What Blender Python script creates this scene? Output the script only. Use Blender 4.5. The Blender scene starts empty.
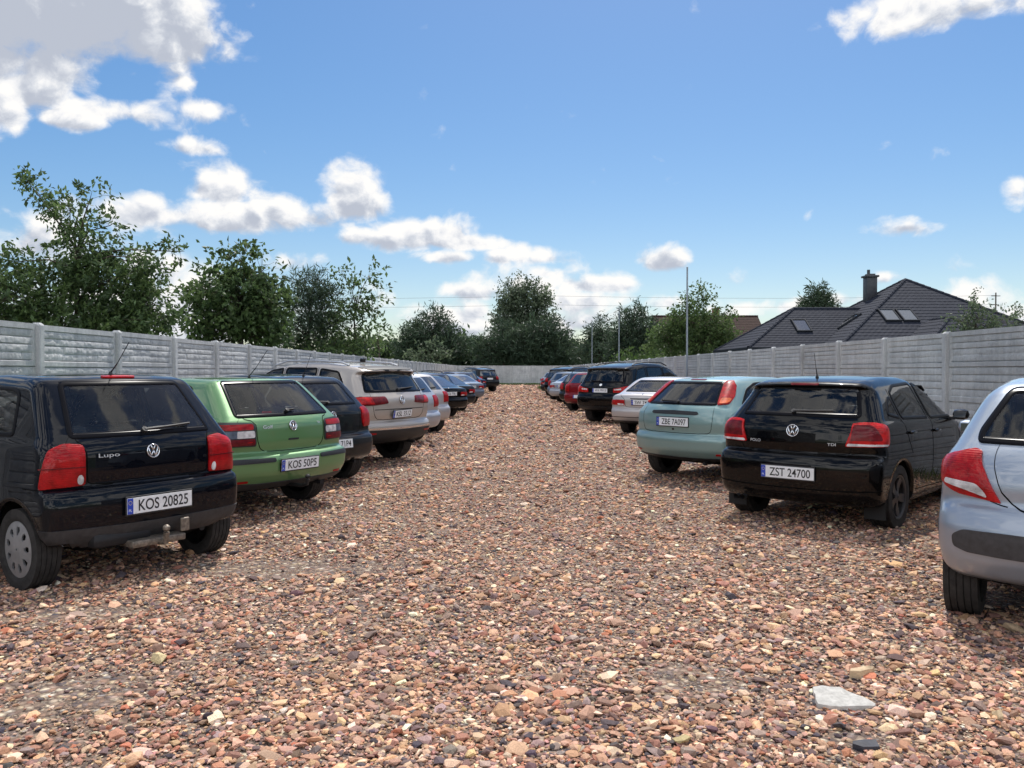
import bpy, bmesh, math, random
import numpy as np
from mathutils import Vector, Matrix
R = math.radians
rng = np.random.default_rng(7)
random.seed(7)
sc = bpy.context.scene
COL = sc.collection
PI = math.pi

# ------------------------------------------------------------------ helpers
def link(o, parent=None):
    COL.objects.link(o)
    if parent is not None:
        o.parent = parent
    return o

def tag(o, label=None, cat=None, group=None, kind=None):
    if label: o['label'] = label
    if cat: o['category'] = cat
    if group: o['group'] = group
    if kind: o['kind'] = kind
    return o

def empty(name, loc=(0, 0, 0), rz=0.0, parent=None):
    o = bpy.data.objects.new(name, None)
    o.empty_display_size = .2
    o.location = loc
    o.rotation_euler = (0, 0, rz)
    return link(o, parent)

def mesh_np(name, V, Fc, mats=(), smooth=True, parent=None, midx=None, normals=None, col=None, obj=True):
    """V (n,3), Fc (m,k) int array of equal-size faces or list of lists"""
    me = bpy.data.meshes.new(name)
    V = np.asarray(V, dtype=np.float32)
    if isinstance(Fc, np.ndarray):
        m, k = Fc.shape
        me.vertices.add(len(V)); me.vertices.foreach_set('co', V.ravel())
        me.loops.add(m * k); me.loops.foreach_set('vertex_index', Fc.astype(np.int32).ravel())
        me.polygons.add(m)
        me.polygons.foreach_set('loop_start', np.arange(0, m * k, k, dtype=np.int32))
        me.polygons.foreach_set('loop_total', np.full(m, k, dtype=np.int32))
        me.update(calc_edges=True)
    else:
        me.from_pydata([tuple(v) for v in V], [], Fc)
        me.update()
    n = len(me.polygons)
    me.polygons.foreach_set('use_smooth', np.full(n, bool(smooth)))
    for mt in mats:
        me.materials.append(mt)
    if midx is not None:
        me.polygons.foreach_set('material_index', np.asarray(midx, dtype=np.int32))
    if col is not None:
        a = me.color_attributes.new('Col', 'FLOAT_COLOR', 'POINT')
        a.data.foreach_set('color', np.asarray(col, dtype=np.float32).ravel())
    me.validate()
    if normals is not None and len(normals) == len(me.vertices):
        me.normals_split_custom_set_from_vertices([tuple(x) for x in normals])
    if not obj:
        return me
    o = bpy.data.objects.new(name, me)
    return link(o, parent)

class MB:
    """collects simple shapes into one mesh"""
    def __init__(s): s.v = []; s.f = []; s.m = []
    def add(s, vs, fs, mi=0):
        b = len(s.v); s.v += [tuple(v) for v in vs]
        s.f += [[i + b for i in f] for f in fs]; s.m += [mi] * len(fs)
    def box(s, c, d, rz=0, mi=0, bev=0, tilt=None):
        bm = bmesh.new(); bmesh.ops.create_cube(bm, size=1)
        for v in bm.verts: v.co = Vector((v.co.x * d[0], v.co.y * d[1], v.co.z * d[2]))
        if bev: bmesh.ops.bevel(bm, geom=bm.edges[:], offset=bev, segments=2, affect='EDGES', profile=.5)
        M = Matrix.Translation(c) @ Matrix.Rotation(rz, 4, 'Z')
        if tilt: M = M @ Matrix.Rotation(tilt, 4, 'Y')
        bm.verts.index_update()
        s.add([M @ v.co for v in bm.verts], [[v.index for v in f.verts] for f in bm.faces], mi); bm.free()
    def tube(s, pts, rad, n=8, mi=0, cap=True):
        pts = [Vector(p) for p in pts]; k = len(pts)
        if not hasattr(rad, '__len__'): rad = [rad] * k
        vs = []; prev = None
        for i, p in enumerate(pts):
            t = (pts[min(i + 1, k - 1)] - pts[max(i - 1, 0)]).normalized()
            if prev is None:
                a = t.orthogonal().normalized()
            else:
                a = (prev - t * prev.dot(t)).normalized()
            prev = a; b = t.cross(a)
            for j in range(n):
                an = 2 * PI * j / n
                vs.append(p + (a * math.cos(an) + b * math.sin(an)) * rad[i])
        fs = [[i * n + j, i * n + (j + 1) % n, (i + 1) * n + (j + 1) % n, (i + 1) * n + j] for i in range(k - 1) for j in range(n)]
        if cap: fs += [list(range(n))[::-1], list(range((k - 1) * n, k * n))]
        s.add(vs, fs, mi)
    def lathe(s, prof, n=32, axis='y', c=(0, 0, 0), mi=0, close=False):
        """prof: (a along axis, r)"""
        vs = []
        for a, r in prof:
            for j in range(n):
                an = 2 * PI * j / n
                p = (r * math.cos(an), a, r * math.sin(an)) if axis == 'y' else (r * math.cos(an), r * math.sin(an), a) if axis == 'z' else (a, r * math.cos(an), r * math.sin(an))
                vs.append((p[0] + c[0], p[1] + c[1], p[2] + c[2]))
        k = len(prof)
        fs = [[i * n + j, i * n + (j + 1) % n, (i + 1) * n + (j + 1) % n, (i + 1) * n + j] for i in range(k - 1) for j in range(n)]
        if close:
            fs += [[(k - 1) * n + j, (k - 1) * n + (j + 1) % n, (j + 1) % n, j] for j in range(n)]
        s.add(vs, fs, mi)
    def build(s, name, mats, parent=None, smooth=False, fixn=True):
        if not isinstance(mats, (list, tuple)): mats = [mats]
        o = mesh_np(name, s.v, s.f, mats, smooth, parent, s.m)
        if fixn:
            bm = bmesh.new(); bm.from_mesh(o.data)
            bmesh.ops.recalc_face_normals(bm, faces=bm.faces[:]); bm.to_mesh(o.data); bm.free()
        if smooth == 'auto':
            o.data.set_sharp_from_angle(angle=R(35))
        return o

# ------------------------------------------------------------------ materials
MATS = {}
def nodes(name):
    m = bpy.data.materials.new(name); m.use_nodes = True
    nt = m.node_tree; bs = nt.nodes['Principled BSDF']
    MATS[name] = m
    return m, nt, bs
def N(nt, t, **kw):
    n = nt.nodes.new(t)
    ins = kw.pop('ins', {})
    for k, v in kw.items(): setattr(n, k, v)
    for k, v in ins.items():
        if hasattr(v, 'is_output') or isinstance(v, bpy.types.NodeSocket): nt.links.new(v, n.inputs[k])
        else: n.inputs[k].default_value = v
    return n
def ramp(nt, fac, stops, interp='LINEAR'):
    n = nt.nodes.new('ShaderNodeValToRGB'); n.color_ramp.interpolation = interp
    el = n.color_ramp.elements
    while len(el) > 1: el.remove(el[-1])
    el[0].position = stops[0][0]; el[0].color = (*stops[0][1], 1)
    for p, c in stops[1:]:
        e = el.new(p); e.color = (*c, 1)
    nt.links.new(fac, n.inputs[0]); return n
def g3(v): return (v, v, v)

def simple(name, col, rough=.5, metal=0., coat=0., var=0., scale=30., bump=0., spec=.5):
    m, nt, b = nodes(name)
    b.inputs['Base Color'].default_value = (*col, 1); b.inputs['Roughness'].default_value = rough
    b.inputs['Metallic'].default_value = metal; b.inputs['Coat Weight'].default_value = coat
    b.inputs['Coat Roughness'].default_value = .04
    b.inputs['Specular IOR Level'].default_value = spec
    if var or bump:
        tc = N(nt, 'ShaderNodeTexCoord')
        no = N(nt, 'ShaderNodeTexNoise', ins={'Vector': tc.outputs['Object'], 'Scale': scale, 'Detail': 5., 'Roughness': .6})
        if var:
            r = ramp(nt, no.outputs['Fac'], [(.3, tuple(c * (1 - var) for c in col)), (.7, tuple(min(1, c * (1 + var)) for c in col))])
            nt.links.new(r.outputs[0], b.inputs['Base Color'])
        if bump:
            bp = N(nt, 'ShaderNodeBump', ins={'Strength': bump, 'Distance': .01, 'Height': no.outputs['Fac']})
            nt.links.new(bp.outputs[0], b.inputs['Normal'])
    return m

def paint(name, col, metal=0., rough=.35, dust=.25, coat=1.0):
    """car paint: pigment + flakes, clear coat, road dust low on the body"""
    m, nt, b = nodes(name)
    tc = N(nt, 'ShaderNodeTexCoord')
    no = N(nt, 'ShaderNodeTexNoise', ins={'Vector': tc.outputs['Object'], 'Scale': 5., 'Detail': 8., 'Roughness': .65})
    fl = N(nt, 'ShaderNodeTexVoronoi', ins={'Vector': tc.outputs['Object'], 'Scale': 900.})
    sep = N(nt, 'ShaderNodeSeparateXYZ', ins={0: tc.outputs['Object']})
    hi = N(nt, 'ShaderNodeMapRange', ins={'Value': sep.outputs[2], 'From Min': .75, 'From Max': .2, 'To Min': 0., 'To Max': .8})
    up = N(nt, 'ShaderNodeMath', operation='ADD', ins={0: hi.outputs[0], 1: .12})
    mu = N(nt, 'ShaderNodeMath', operation='MULTIPLY', ins={0: up.outputs[0], 1: no.outputs['Fac']})
    ds = N(nt, 'ShaderNodeMath', operation='MULTIPLY', ins={0: mu.outputs[0], 1: dust}, use_clamp=True)
    mix = N(nt, 'ShaderNodeMix', data_type='RGBA', ins={0: ds.outputs[0], 6: (*col, 1), 7: (.20, .165, .13, 1)})
    nt.links.new(mix.outputs[2], b.inputs['Base Color'])
    b.inputs['Metallic'].default_value = metal
    if metal < .2: b.inputs['Coat IOR'].default_value = 1.33; b.inputs['Specular IOR Level'].default_value = .03
    fr = N(nt, 'ShaderNodeMapRange', ins={'Value': fl.outputs['Distance'], 'To Min': rough - .05, 'To Max': rough + .08})
    nt.links.new(fr.outputs[0], b.inputs['Roughness'])
    cw = N(nt, 'ShaderNodeMapRange', ins={'Value': ds.outputs[0], 'From Max': .35, 'To Min': coat, 'To Max': coat * .25})
    nt.links.new(cw.outputs[0], b.inputs['Coat Weight'])
    cr = N(nt, 'ShaderNodeMapRange', ins={'Value': no.outputs['Fac'], 'From Min': .35, 'From Max': .75, 'To Min': .004, 'To Max': .035})
    nt.links.new(cr.outputs[0], b.inputs['Coat Roughness'])
    no2 = N(nt, 'ShaderNodeTexNoise', ins={'Vector': tc.outputs['Object'], 'Scale': 2.2, 'Detail': 2.})
    bp = N(nt, 'ShaderNodeBump', ins={'Strength': .03, 'Distance': .01, 'Height': no2.outputs['Fac']})
    nt.links.new(bp.outputs[0], b.inputs['Normal']); nt.links.new(bp.outputs[0], b.inputs['Coat Normal'])
    return m

def glass(name, tint, refl=1.0, ior=1.6):
    m, nt, b = nodes(name)
    out = nt.nodes['Material Output']
    tc = N(nt, 'ShaderNodeTexCoord')
    no = N(nt, 'ShaderNodeTexNoise', ins={'Vector': tc.outputs['Object'], 'Scale': 9., 'Detail': 6., 'Roughness': .65})
    fr = N(nt, 'ShaderNodeFresnel', ins={'IOR': ior})
    fm = N(nt, 'ShaderNodeMath', operation='MULTIPLY', ins={0: fr.outputs[0], 1: refl}, use_clamp=True)
    tr = N(nt, 'ShaderNodeBsdfTransparent', ins={'Color': (*tint, 1)})
    gl = N(nt, 'ShaderNodeBsdfGlossy', ins={'Color': (1, 1, 1, 1), 'Roughness': .015})
    mx = N(nt, 'ShaderNodeMixShader', ins={0: fm.outputs[0], 1: tr.outputs[0], 2: gl.outputs[0]})
    df = N(nt, 'ShaderNodeBsdfDiffuse', ins={'Color': (.30, .28, .25, 1)})
    dr = N(nt, 'ShaderNodeMapRange', ins={'Value': no.outputs['Fac'], 'From Min': .4, 'From Max': .8, 'To Min': .004, 'To Max': .035})
    m2 = N(nt, 'ShaderNodeMixShader', ins={0: dr.outputs[0], 1: mx.outputs[0], 2: df.outputs[0]})
    nt.links.new(m2.outputs[0], out.inputs[0])
    nt.nodes.remove(b)
    return m

def lens(name, col, rough=.12, freq=160.):
    """ribbed lamp plastic"""
    m, nt, b = nodes(name)
    tc = N(nt, 'ShaderNodeTexCoord')
    wv = N(nt, 'ShaderNodeTexWave', wave_type='BANDS', bands_direction='Z', ins={'Vector': tc.outputs['Object'], 'Scale': freq / 6.28, 'Distortion': .4})
    no = N(nt, 'ShaderNodeTexNoise', ins={'Vector': tc.outputs['Object'], 'Scale': 14., 'Detail': 3.})
    r = ramp(nt, no.outputs['Fac'], [(.3, tuple(c * .55 for c in col)), (.5, col), (.72, tuple(min(1, c * 1.35) for c in col))])
    nt.links.new(r.outputs[0], b.inputs['Base Color'])
    b.inputs['Roughness'].default_value = .35
    b.inputs['Coat Weight'].default_value = .6; b.inputs['Coat Roughness'].default_value = .05; b.inputs['Coat IOR'].default_value = 1.36; b.inputs['Specular IOR Level'].default_value = .1
    bp = N(nt, 'ShaderNodeBump', ins={'Strength': .25, 'Distance': .004, 'Height': wv.outputs['Fac']})
    nt.links.new(bp.outputs[0], b.inputs['Normal'])
    b.inputs['Subsurface Weight'].default_value = .0
    return m

M_BLACKPL = simple('black_plastic', (.014, .014, .016), .55, var=.3, scale=40, bump=.1)
M_GREYPL = simple('grey_plastic', (.035, .035, .038), .6, var=.3, scale=25)
M_UNDER = simple('underside', (.008, .008, .008), .9, spec=.1)
M_RUBBER = simple('tyre_rubber', (.030, .028, .027), .85, var=.4, scale=18, bump=.2, spec=.3)
M_SEAL = simple('window_seal', (.005, .005, .006), .4, spec=.1)
M_FRIT = simple('glass_frit', (.005, .005, .007), .22, spec=.08)
M_GAP = simple('panel_gap', (.003, .003, .003), .9, spec=.1)
M_CHROME = simple('chrome', (.75, .76, .78), .12, metal=1.)
M_SILVERPL = simple('silver_plastic', (.38, .39, .41), .38, metal=.7, var=.15, scale=12)
M_DARKALLOY = simple('dark_alloy', (.06, .06, .065), .4, metal=.6, var=.2)
M_ALLOY = simple('bright_alloy', (.45, .46, .48), .35, metal=.85, var=.1)
M_STEEL = simple('dark_steel', (.02, .02, .022), .6, metal=.4)
M_RUSTY = simple('weathered_steel', (.20, .17, .14), .5, metal=.6, var=.5, scale=40, bump=.3)
M_RED = lens('red_lens', (.33, .006, .008))
M_DRED = lens('dark_red_lens', (.13, .006, .010))
M_BRED = lens('bright_red_lens', (.46, .010, .010))
M_ORANGE = lens('orange_lens', (.60, .10, .02))
M_CLEAR = lens('clear_lens', (.62, .60, .60))
M_SMOKE = lens('smoked_lens', (.10, .12, .16))
M_PLATE = simple('plate_white', (.74, .75, .76), .35, coat=.3, var=.08, scale=12)
M_PBLUE = simple('plate_blue', (.02, .06, .42), .35)
M_PTEXT = simple('plate_black', (.012, .012, .014), .5)
M_PYEL = simple('plate_star', (.80, .62, .05), .5)
M_SEAT = simple('seat_fabric', (.026, .027, .031), .9, var=.3, scale=60)
M_LINING = simple('cabin_lining', (.17, .17, .17), .9, var=.15)
M_GLASS = glass('window_glass', (.86, .92, .90), 1.0, 1.52)
M_GLASS2 = glass('tinted_window_glass', (.26, .28, .30), 1.0, 1.52)
M_DGLASS = simple('far_window_glass', (.012, .016, .022), .04, coat=1., spec=1.)
M_MGLASS = simple('mirror_glass', (.06, .065, .07), .05, metal=.0, coat=1.)
M_LETTER = simple('silver_lettering', (.50, .51, .52), .35, metal=.2)
M_MUD = simple('mud_flap', (.012, .012, .012), .8)
# ------------------------------------------------------------------ car bodies
def smax(a, b, k):
    h = np.maximum(k - np.abs(a - b), 0) / k
    return np.maximum(a, b) + h * h * k * .25

def chaikin(P, it=2, q=.18, closed=True):
    P = [np.array(p, float) for p in P]
    for _ in range(it):
        o = []
        n = len(P)
        for i in range(n if closed else n - 1):
            a, b = P[i], P[(i + 1) % n]
            o += [a * (1 - q) + b * q, a * q + b * (1 - q)]
        if not closed: o = [P[0]] + o[1:-1] + [P[-1]]
        P = o
    return np.array(P)

def fillet(P, r, n=4):
    P = [np.array(p, float) for p in P]; m = len(P); out = []
    for i in range(m):
        a, v, c = P[i - 1], P[i], P[(i + 1) % m]
        la, lc = np.linalg.norm(a - v), np.linalg.norm(c - v)
        ca = float(np.dot(a - v, c - v) / (la * lc + 1e-9))
        if ca < -.97: out.append(v); continue
        d = min(r, .45 * la, .45 * lc)
        p, q = v + (a - v) / la * d, v + (c - v) / lc * d
        for k in range(n + 1):
            t = k / n; out.append(p * (1 - t) ** 2 + v * 2 * t * (1 - t) + q * t * t)
    return np.array(out)

def poly_sdf(P, X, Z):
    d2 = np.full(X.shape, 1e9); inside = np.zeros(X.shape, bool)
    n = len(P)
    for i in range(n):
        ax, az = P[i]; bx, bz = P[(i + 1) % n]
        ex, ez = bx - ax, bz - az
        wx, wz = X - ax, Z - az
        t = np.clip((wx * ex + wz * ez) / (ex * ex + ez * ez + 1e-12), 0, 1)
        d2 = np.minimum(d2, (wx - ex * t) ** 2 + (wz - ez * t) ** 2)
        c = (az > Z) != (bz > Z)
        with np.errstate(divide='ignore', invalid='ignore'):
            xi = (bx - ax) * (Z - az) / (bz - az + 1e-15) + ax
        inside ^= c & (X < xi)
    d = np.sqrt(d2)
    return np.where(inside, -d, d)

def in_poly(P, U, V):
    inside = np.zeros(U.shape, bool); n = len(P)
    for i in range(n):
        ax, az = P[i]; bx, bz = P[(i + 1) % n]
        c = (az > V) != (bz > V)
        xi = (bx - ax) * (V - az) / (bz - az + 1e-15) + ax
        inside ^= c & (U < xi)
    return inside

def inset(P, d):
    P = np.asarray(P, float); n = len(P)
    area = .5 * sum(P[i][0] * P[(i + 1) % n][1] - P[(i + 1) % n][0] * P[i][1] for i in range(n))
    s = 1 if area > 0 else -1
    out = []
    for i in range(n):
        a, b, c = P[i - 1], P[i], P[(i + 1) % n]
        e1 = (b - a) / (np.linalg.norm(b - a) + 1e-9); e2 = (c - b) / (np.linalg.norm(c - b) + 1e-9)
        n1 = np.array([-e1[1], e1[0]]) * s; n2 = np.array([-e2[1], e2[0]]) * s
        m = n1 + n2; L = np.linalg.norm(m)
        m = n1 if L < 1e-6 else m / L
        k = 1 / max(.45, m @ n1)
        out.append(b + m * d * k)
    return np.array(out)

def resample(P, step, closed=True):
    P = np.asarray(P, float); n = len(P); out = []
    for i in range(n if closed else n - 1):
        a, b = P[i], P[(i + 1) % n]
        k = max(1, int(math.ceil(np.linalg.norm(b - a) / step)))
        for j in range(k): out.append(a + (b - a) * j / k)
    if not closed: out.append(P[-1])
    return np.array(out)

class Car:
    def __init__(s, **kw):
        d = dict(hw=.82, wb=2.5, wr=.30, tw=.19, k=.11, bow=.12, bowf=.25, crown=.035, prof=[], belt=.98, roofw=.74,
                 w0=None, Rw=.26, shoulder=.035, taper=.05, arch=.055, res=.024, low=.94, zmax=.6, tumble=1.0)
        d.update(kw); s.__dict__.update(d)
        if s.w0 is None: s.w0 = s.hw - .31
        P = chaikin(s.prof, 2, .17)
        s.x0 = P[:, 0].min(); s.x1 = P[:, 0].max(); s.z0 = P[:, 1].min(); s.z1 = P[:, 1].max()
        s.gx = np.arange(s.x0 - .35, s.x1 + .35, .012); s.gz = np.arange(s.z0 - .25, s.z1 + .3, .012)
        X, Z = np.meshgrid(s.gx, s.gz, indexing='ij')
        s.G = poly_sdf(P, X, Z)
        s.xc = s.x0 + s.Rw          # axis of the wrapped corner
        # half width over height
        b = s.belt; hw = s.hw; zr = s.z1
        s.Wt = (np.array([s.z0 - .1, s.z0, s.z0 + .12, s.zmax - .08, s.zmax, s.zmax + .1, b - .05, b, b + .03, zr - .10, zr + .1]),
                np.array([s.low - .03, s.low, .975, .998, 1.0, .997, .975, .962, .962 - s.shoulder, s.roofw + .03, s.roofw - .10]) * hw)
        zz = np.linspace(s.z0 - .1, zr + .1, 300); ww = np.interp(zz, *s.Wt)
        ker = np.ones(13) / 13
        wp = np.pad(ww, 6, mode='edge'); s.Wz = (zz, np.convolve(wp, ker, 'valid'))
    def W(s, z): return np.interp(z, *s.Wz)
    def f(s, P):
        x, y, z = P[:, 0], P[:, 1], P[:, 2]
        t = np.clip(np.abs(y) / s.hw, 0, 1.2)
        q = np.clip(x / s.wb, 0, 1); q = q * q * (3 - 2 * q)
        xp = x - s.bow * t ** 2.4 * (1 - q) + s.bowf * t ** 2.2 * q
        zp = z + s.crown * t ** 2 * np.clip((z - .7) / .4, 0, 1)
        fx = np.clip((xp - s.gx[0]) / .012, 0, len(s.gx) - 1.001); fz = np.clip((zp - s.gz[0]) / .012, 0, len(s.gz) - 1.001)
        i = fx.astype(int); j = fz.astype(int); a = fx - i; b = fz - j
        G = s.G
        d1 = (G[i, j] * (1 - a) * (1 - b) + G[i + 1, j] * a * (1 - b) + G[i, j + 1] * (1 - a) * b + G[i + 1, j + 1] * a * b)
        rear = np.clip((.6 - x) / (.6 - s.x0), 0, 1); fr = np.clip((x - s.wb + .2) / (s.x1 - s.wb + .2), 0, 1)
        w = s.W(z) * (1 - s.taper * rear ** 2 - .08 * fr ** 2)
        d2 = (np.abs(y) - w) * .96
        d = smax(d1, d2, s.k)
        if s.arch is not None:
            for cx in (0., s.wb):
                r = np.sqrt((x - cx) ** 2 + (z - s.wr) ** 2) - (s.wr + s.arch)
                c = np.maximum(r, (s.hw - .36) - np.abs(y))
                d = np.maximum(d, -c)
        return d
    def grad(s, P, e=.006):
        g = np.zeros_like(P)
        for i in range(3):
            d = np.zeros(3); d[i] = e
            g[:, i] = s.f(P + d) - s.f(P - d)
        return g / (np.linalg.norm(g, axis=1, keepdims=True) + 1e-9)
    def march(s, O, D, tmax, step=.02):
        n = len(O); t = np.zeros(n); done = np.zeros(n, bool); hit = np.full(n, np.nan)
        fp = s.f(O)
        for i in range(int(tmax / step)):
            t2 = t + step; f2 = s.f(O + D * t2[:, None])
            new = (~done) & (f2 <= 0)
            hit[new] = t2[new]; done |= new
            t = t2
            if done.all(): break
        ok = ~np.isnan(hit)
        hit = np.where(ok, hit, tmax * .5)
        a = hit - step; b = hit.copy()
        for _ in range(14):
            m = (a + b) / 2; fm = s.f(O + D * m[:, None]); ins = fm <= 0
            b = np.where(ins, m, b); a = np.where(ins, a, m)
        return O + D * b[:, None], ok
    def sarc(s, y, x):
        sg = 1 if y >= 0 else -1; y = abs(y)
        if y <= s.w0: return sg * y
        ph = math.atan2(y - s.w0, s.xc - x)
        if x > s.xc: return sg * (s.w0 + s.Rw * PI / 2 + (x - s.xc))
        return sg * (s.w0 + s.Rw * ph)
    def project(s, mode, U, V):
        U = np.asarray(U, float); V = np.asarray(V, float); n = len(U)
        if mode == 'wrap':
            sg = np.where(U >= 0, 1., -1.); a = np.abs(U)
            ph = np.clip((a - s.w0) / s.Rw, 0, PI / 2)
            ext = np.maximum(a - s.w0 - s.Rw * PI / 2, 0)
            D = np.stack([np.cos(ph), -np.sin(ph) * sg, np.zeros(n)], 1)
            ax = np.stack([s.xc + ext, np.minimum(a, s.w0) * sg, V], 1)
            O = ax - D * (s.Rw + .35)
            return s.march(O, D, s.Rw + .9)[0]
        if mode == 'side':      # left side (+y)
            O = np.stack([U, np.full(n, s.hw + .12), V], 1); D = np.tile([0., -1., 0.], (n, 1)); return s.march(O, D, .7)[0]
        if mode == 'sideR':
            O = np.stack([U, np.full(n, -s.hw - .12), V], 1); D = np.tile([0., 1., 0.], (n, 1)); return s.march(O, D, .7)[0]
        if mode == 'rear':
            O = np.stack([np.full(n, s.x0 - .1), U, V], 1); D = np.tile([1., 0., 0.], (n, 1)); return s.march(O, D, 1.9)[0]
        if mode == 'front':
            O = np.stack([np.full(n, s.x1 + .1), U, V], 1); D = np.tile([-1., 0., 0.], (n, 1)); return s.march(O, D, 3.2)[0]
        if mode == 'top':
            O = np.stack([U, V, np.full(n, s.z1 + .1)], 1); D = np.tile([0., 0., -1.], (n, 1)); return s.march(O, D, .9)[0]
    # surface nets ------------------------------------------------------
    def body(s, name, mats, parent, holes=(), lining=None):
        rs = s.res
        xs = np.concatenate([np.arange(s.x0 - .05, .45, rs * .8), np.arange(.45, s.x1 + .08, rs * 1.8)])
        ys = np.arange(-s.hw - .06, s.hw + .07, rs); ys = ys - ys.mean()
        zs = np.arange(s.z0 - .05, s.z1 + .06, rs * .85)
        nx, ny, nz = len(xs), len(ys), len(zs)
        X, Y, Z = np.meshgrid(xs, ys, zs, indexing='ij')
        F = np.empty(nx * ny * nz); P = np.stack([X.ravel(), Y.ravel(), Z.ravel()], 1)
        for i in range(0, len(P), 400000): F[i:i + 400000] = s.f(P[i:i + 400000])
        F = F.reshape(nx, ny, nz); S = F < 0
        c = [S[a:nx - 1 + a, b:ny - 1 + b, d:nz - 1 + d] for a in (0, 1) for b in (0, 1) for d in (0, 1)]
        cnt = sum(q.astype(np.int8) for q in c)
        act = (cnt > 0) & (cnt < 8)
        idx = np.full(act.shape, -1, int); I = np.argwhere(act); idx[act] = np.arange(len(I))
        acc = np.zeros((len(I), 3)); num = np.zeros(len(I))
        i, j, k = I.T
        corner = [(a, b, d) for a in (0, 1) for b in (0, 1) for d in (0, 1)]
        for p in range(8):
            for q in range(p + 1, 8):
                A, B = corner[p], corner[q]
                if sum(abs(A[r] - B[r]) for r in range(3)) != 1: continue
                fa = F[i + A[0], j + A[1], k + A[2]]; fb = F[i + B[0], j + B[1], k + B[2]]
                m = (fa < 0) != (fb < 0)
                t = np.where(m, fa / (fa - fb + 1e-12), 0)
                pa = np.stack([xs[i + A[0]], ys[j + A[1]], zs[k + A[2]]], 1); pb = np.stack([xs[i + B[0]], ys[j + B[1]], zs[k + B[2]]], 1)
                pt = pa + (pb - pa) * t[:, None]
                acc[m] += pt[m]; num[m] += 1
        V = acc / num[:, None]
        for _ in range(3):
            g = s.grad(V, .004); d = s.f(V)
            V = V - g * np.clip(d, -.01, .01)[:, None] * .8
        quads = []
        def emit(e, axis):
            a = np.argwhere(e)
            return a
        # x edges
        for ax in range(3):
            sl0 = [slice(None)] * 3; sl1 = [slice(None)] * 3
            sl0[ax] = slice(0, -1); sl1[ax] = slice(1, None)
            A = S[tuple(sl0)]; B = S[tuple(sl1)]
            e = A != B
            o1, o2 = [r for r in range(3) if r != ax]
            E = np.argwhere(e)
            ok = (E[:, o1] > 0) & (E[:, o2] > 0) & (E[:, o1] < act.shape[o1]) & (E[:, o2] < act.shape[o2]); E = E[ok]
            def cell(d1, d2):
                C = E.copy(); C[:, o1] += d1; C[:, o2] += d2
                return idx[C[:, 0], C[:, 1], C[:, 2]]
            Q = np.stack([cell(-1, -1), cell(0, -1), cell(0, 0), cell(-1, 0)], 1)
            flip = A[E[:, 0], E[:, 1], E[:, 2]]
            if ax == 1: flip = ~flip
            Q = np.where(flip[:, None], Q, Q[:, ::-1])
            quads.append(Q)
        Q = np.concatenate(quads); Q = Q[(Q >= 0).all(1)]
        cen = V[Q].mean(1)
        gn = s.grad(cen, .01)
        kill = np.zeros(len(Q), bool)
        for mode, poly in holes:
            if mode == 'side': kill |= in_poly(poly, cen[:, 0], cen[:, 2]) & (cen[:, 1] > .3) & (gn[:, 1] > .3)
            elif mode == 'sideR': kill |= in_poly(poly, cen[:, 0], cen[:, 2]) & (cen[:, 1] < -.3) & (gn[:, 1] < -.3)
            elif mode == 'rear': kill |= in_poly(poly, cen[:, 1], cen[:, 2]) & (cen[:, 0] < .9) & (gn[:, 0] < -.12)
            elif mode == 'front': kill |= in_poly(poly, cen[:, 1], cen[:, 2]) & (cen[:, 0] > .9) & (gn[:, 0] > .12)
        Q = Q[~kill]; cen = cen[~kill]; gn = gn[~kill]
        mi = np.zeros(len(Q), int)
        mi[(cen[:, 2] < s.z0 + .16) & (cen[:, 0] - s.bow * np.clip(np.abs(cen[:, 1]) / s.hw, 0, 1.2) ** 2.4 > s.x0 + .17) & (np.abs(cen[:, 1]) < s.hw - .13)] = 1
        if s.arch is not None:
            for cx in (0., s.wb):
                r = np.sqrt((cen[:, 0] - cx) ** 2 + (cen[:, 2] - s.wr) ** 2)
                mi[(r < s.wr + s.arch + .012) & (np.abs(cen[:, 1]) < s.hw * .985)] = 1
        nrm = s.grad(V, .005)
        o = mesh_np(name, V, Q, mats, True, parent, mi, normals=nrm)
        if lining:
            sel = (mi == 0)
            Vi = V - nrm * .05
            Vi[:, 1] = np.clip(Vi[:, 1], -s.hw + .08, s.hw - .08)
            Qi = Q[sel][:, ::-1]
            used, inv = np.unique(Qi, return_inverse=True)
            mesh_np('cabin_lining', Vi[used], inv.reshape(-1, 4), [lining], True, parent)
        return o
    # trim built on the surface ------------------------------------------
    def panel(s, name, mode, poly, mat, parent, off=.004, step=.035, skirt=.012, rnd=2, bulge=0, rad=.022):
        P = fillet(poly, rad) if rnd else np.asarray(poly, float)
        bm = bmesh.new()
        f = bm.faces.new([bm.verts.new((p[0], p[1], 0)) for p in P])
        bmesh.ops.triangulate(bm, faces=[f])
        lo, hi = P.min(0), P.max(0)
        for ax in (0, 1):
            k = int((hi[ax] - lo[ax]) / step)
            for i in range(1, k + 1):
                c = lo[ax] + (hi[ax] - lo[ax]) * i / (k + 1)
                co = Vector((c, 0, 0)) if ax == 0 else Vector((0, c, 0)); no = Vector((1, 0, 0)) if ax == 0 else Vector((0, 1, 0))
                bmesh.ops.bisect_plane(bm, geom=bm.verts[:] + bm.edges[:] + bm.faces[:], plane_co=co, plane_no=no, dist=1e-5)
        bmesh.ops.remove_doubles(bm, verts=bm.verts[:], dist=1e-4)
        bm.verts.index_update(); bm.verts.ensure_lookup_table()
        U = np.array([v.co[:] for v in bm.verts])
        faces = [[v.index for v in fc.verts] for fc in bm.faces]
        bedges = []
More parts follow.
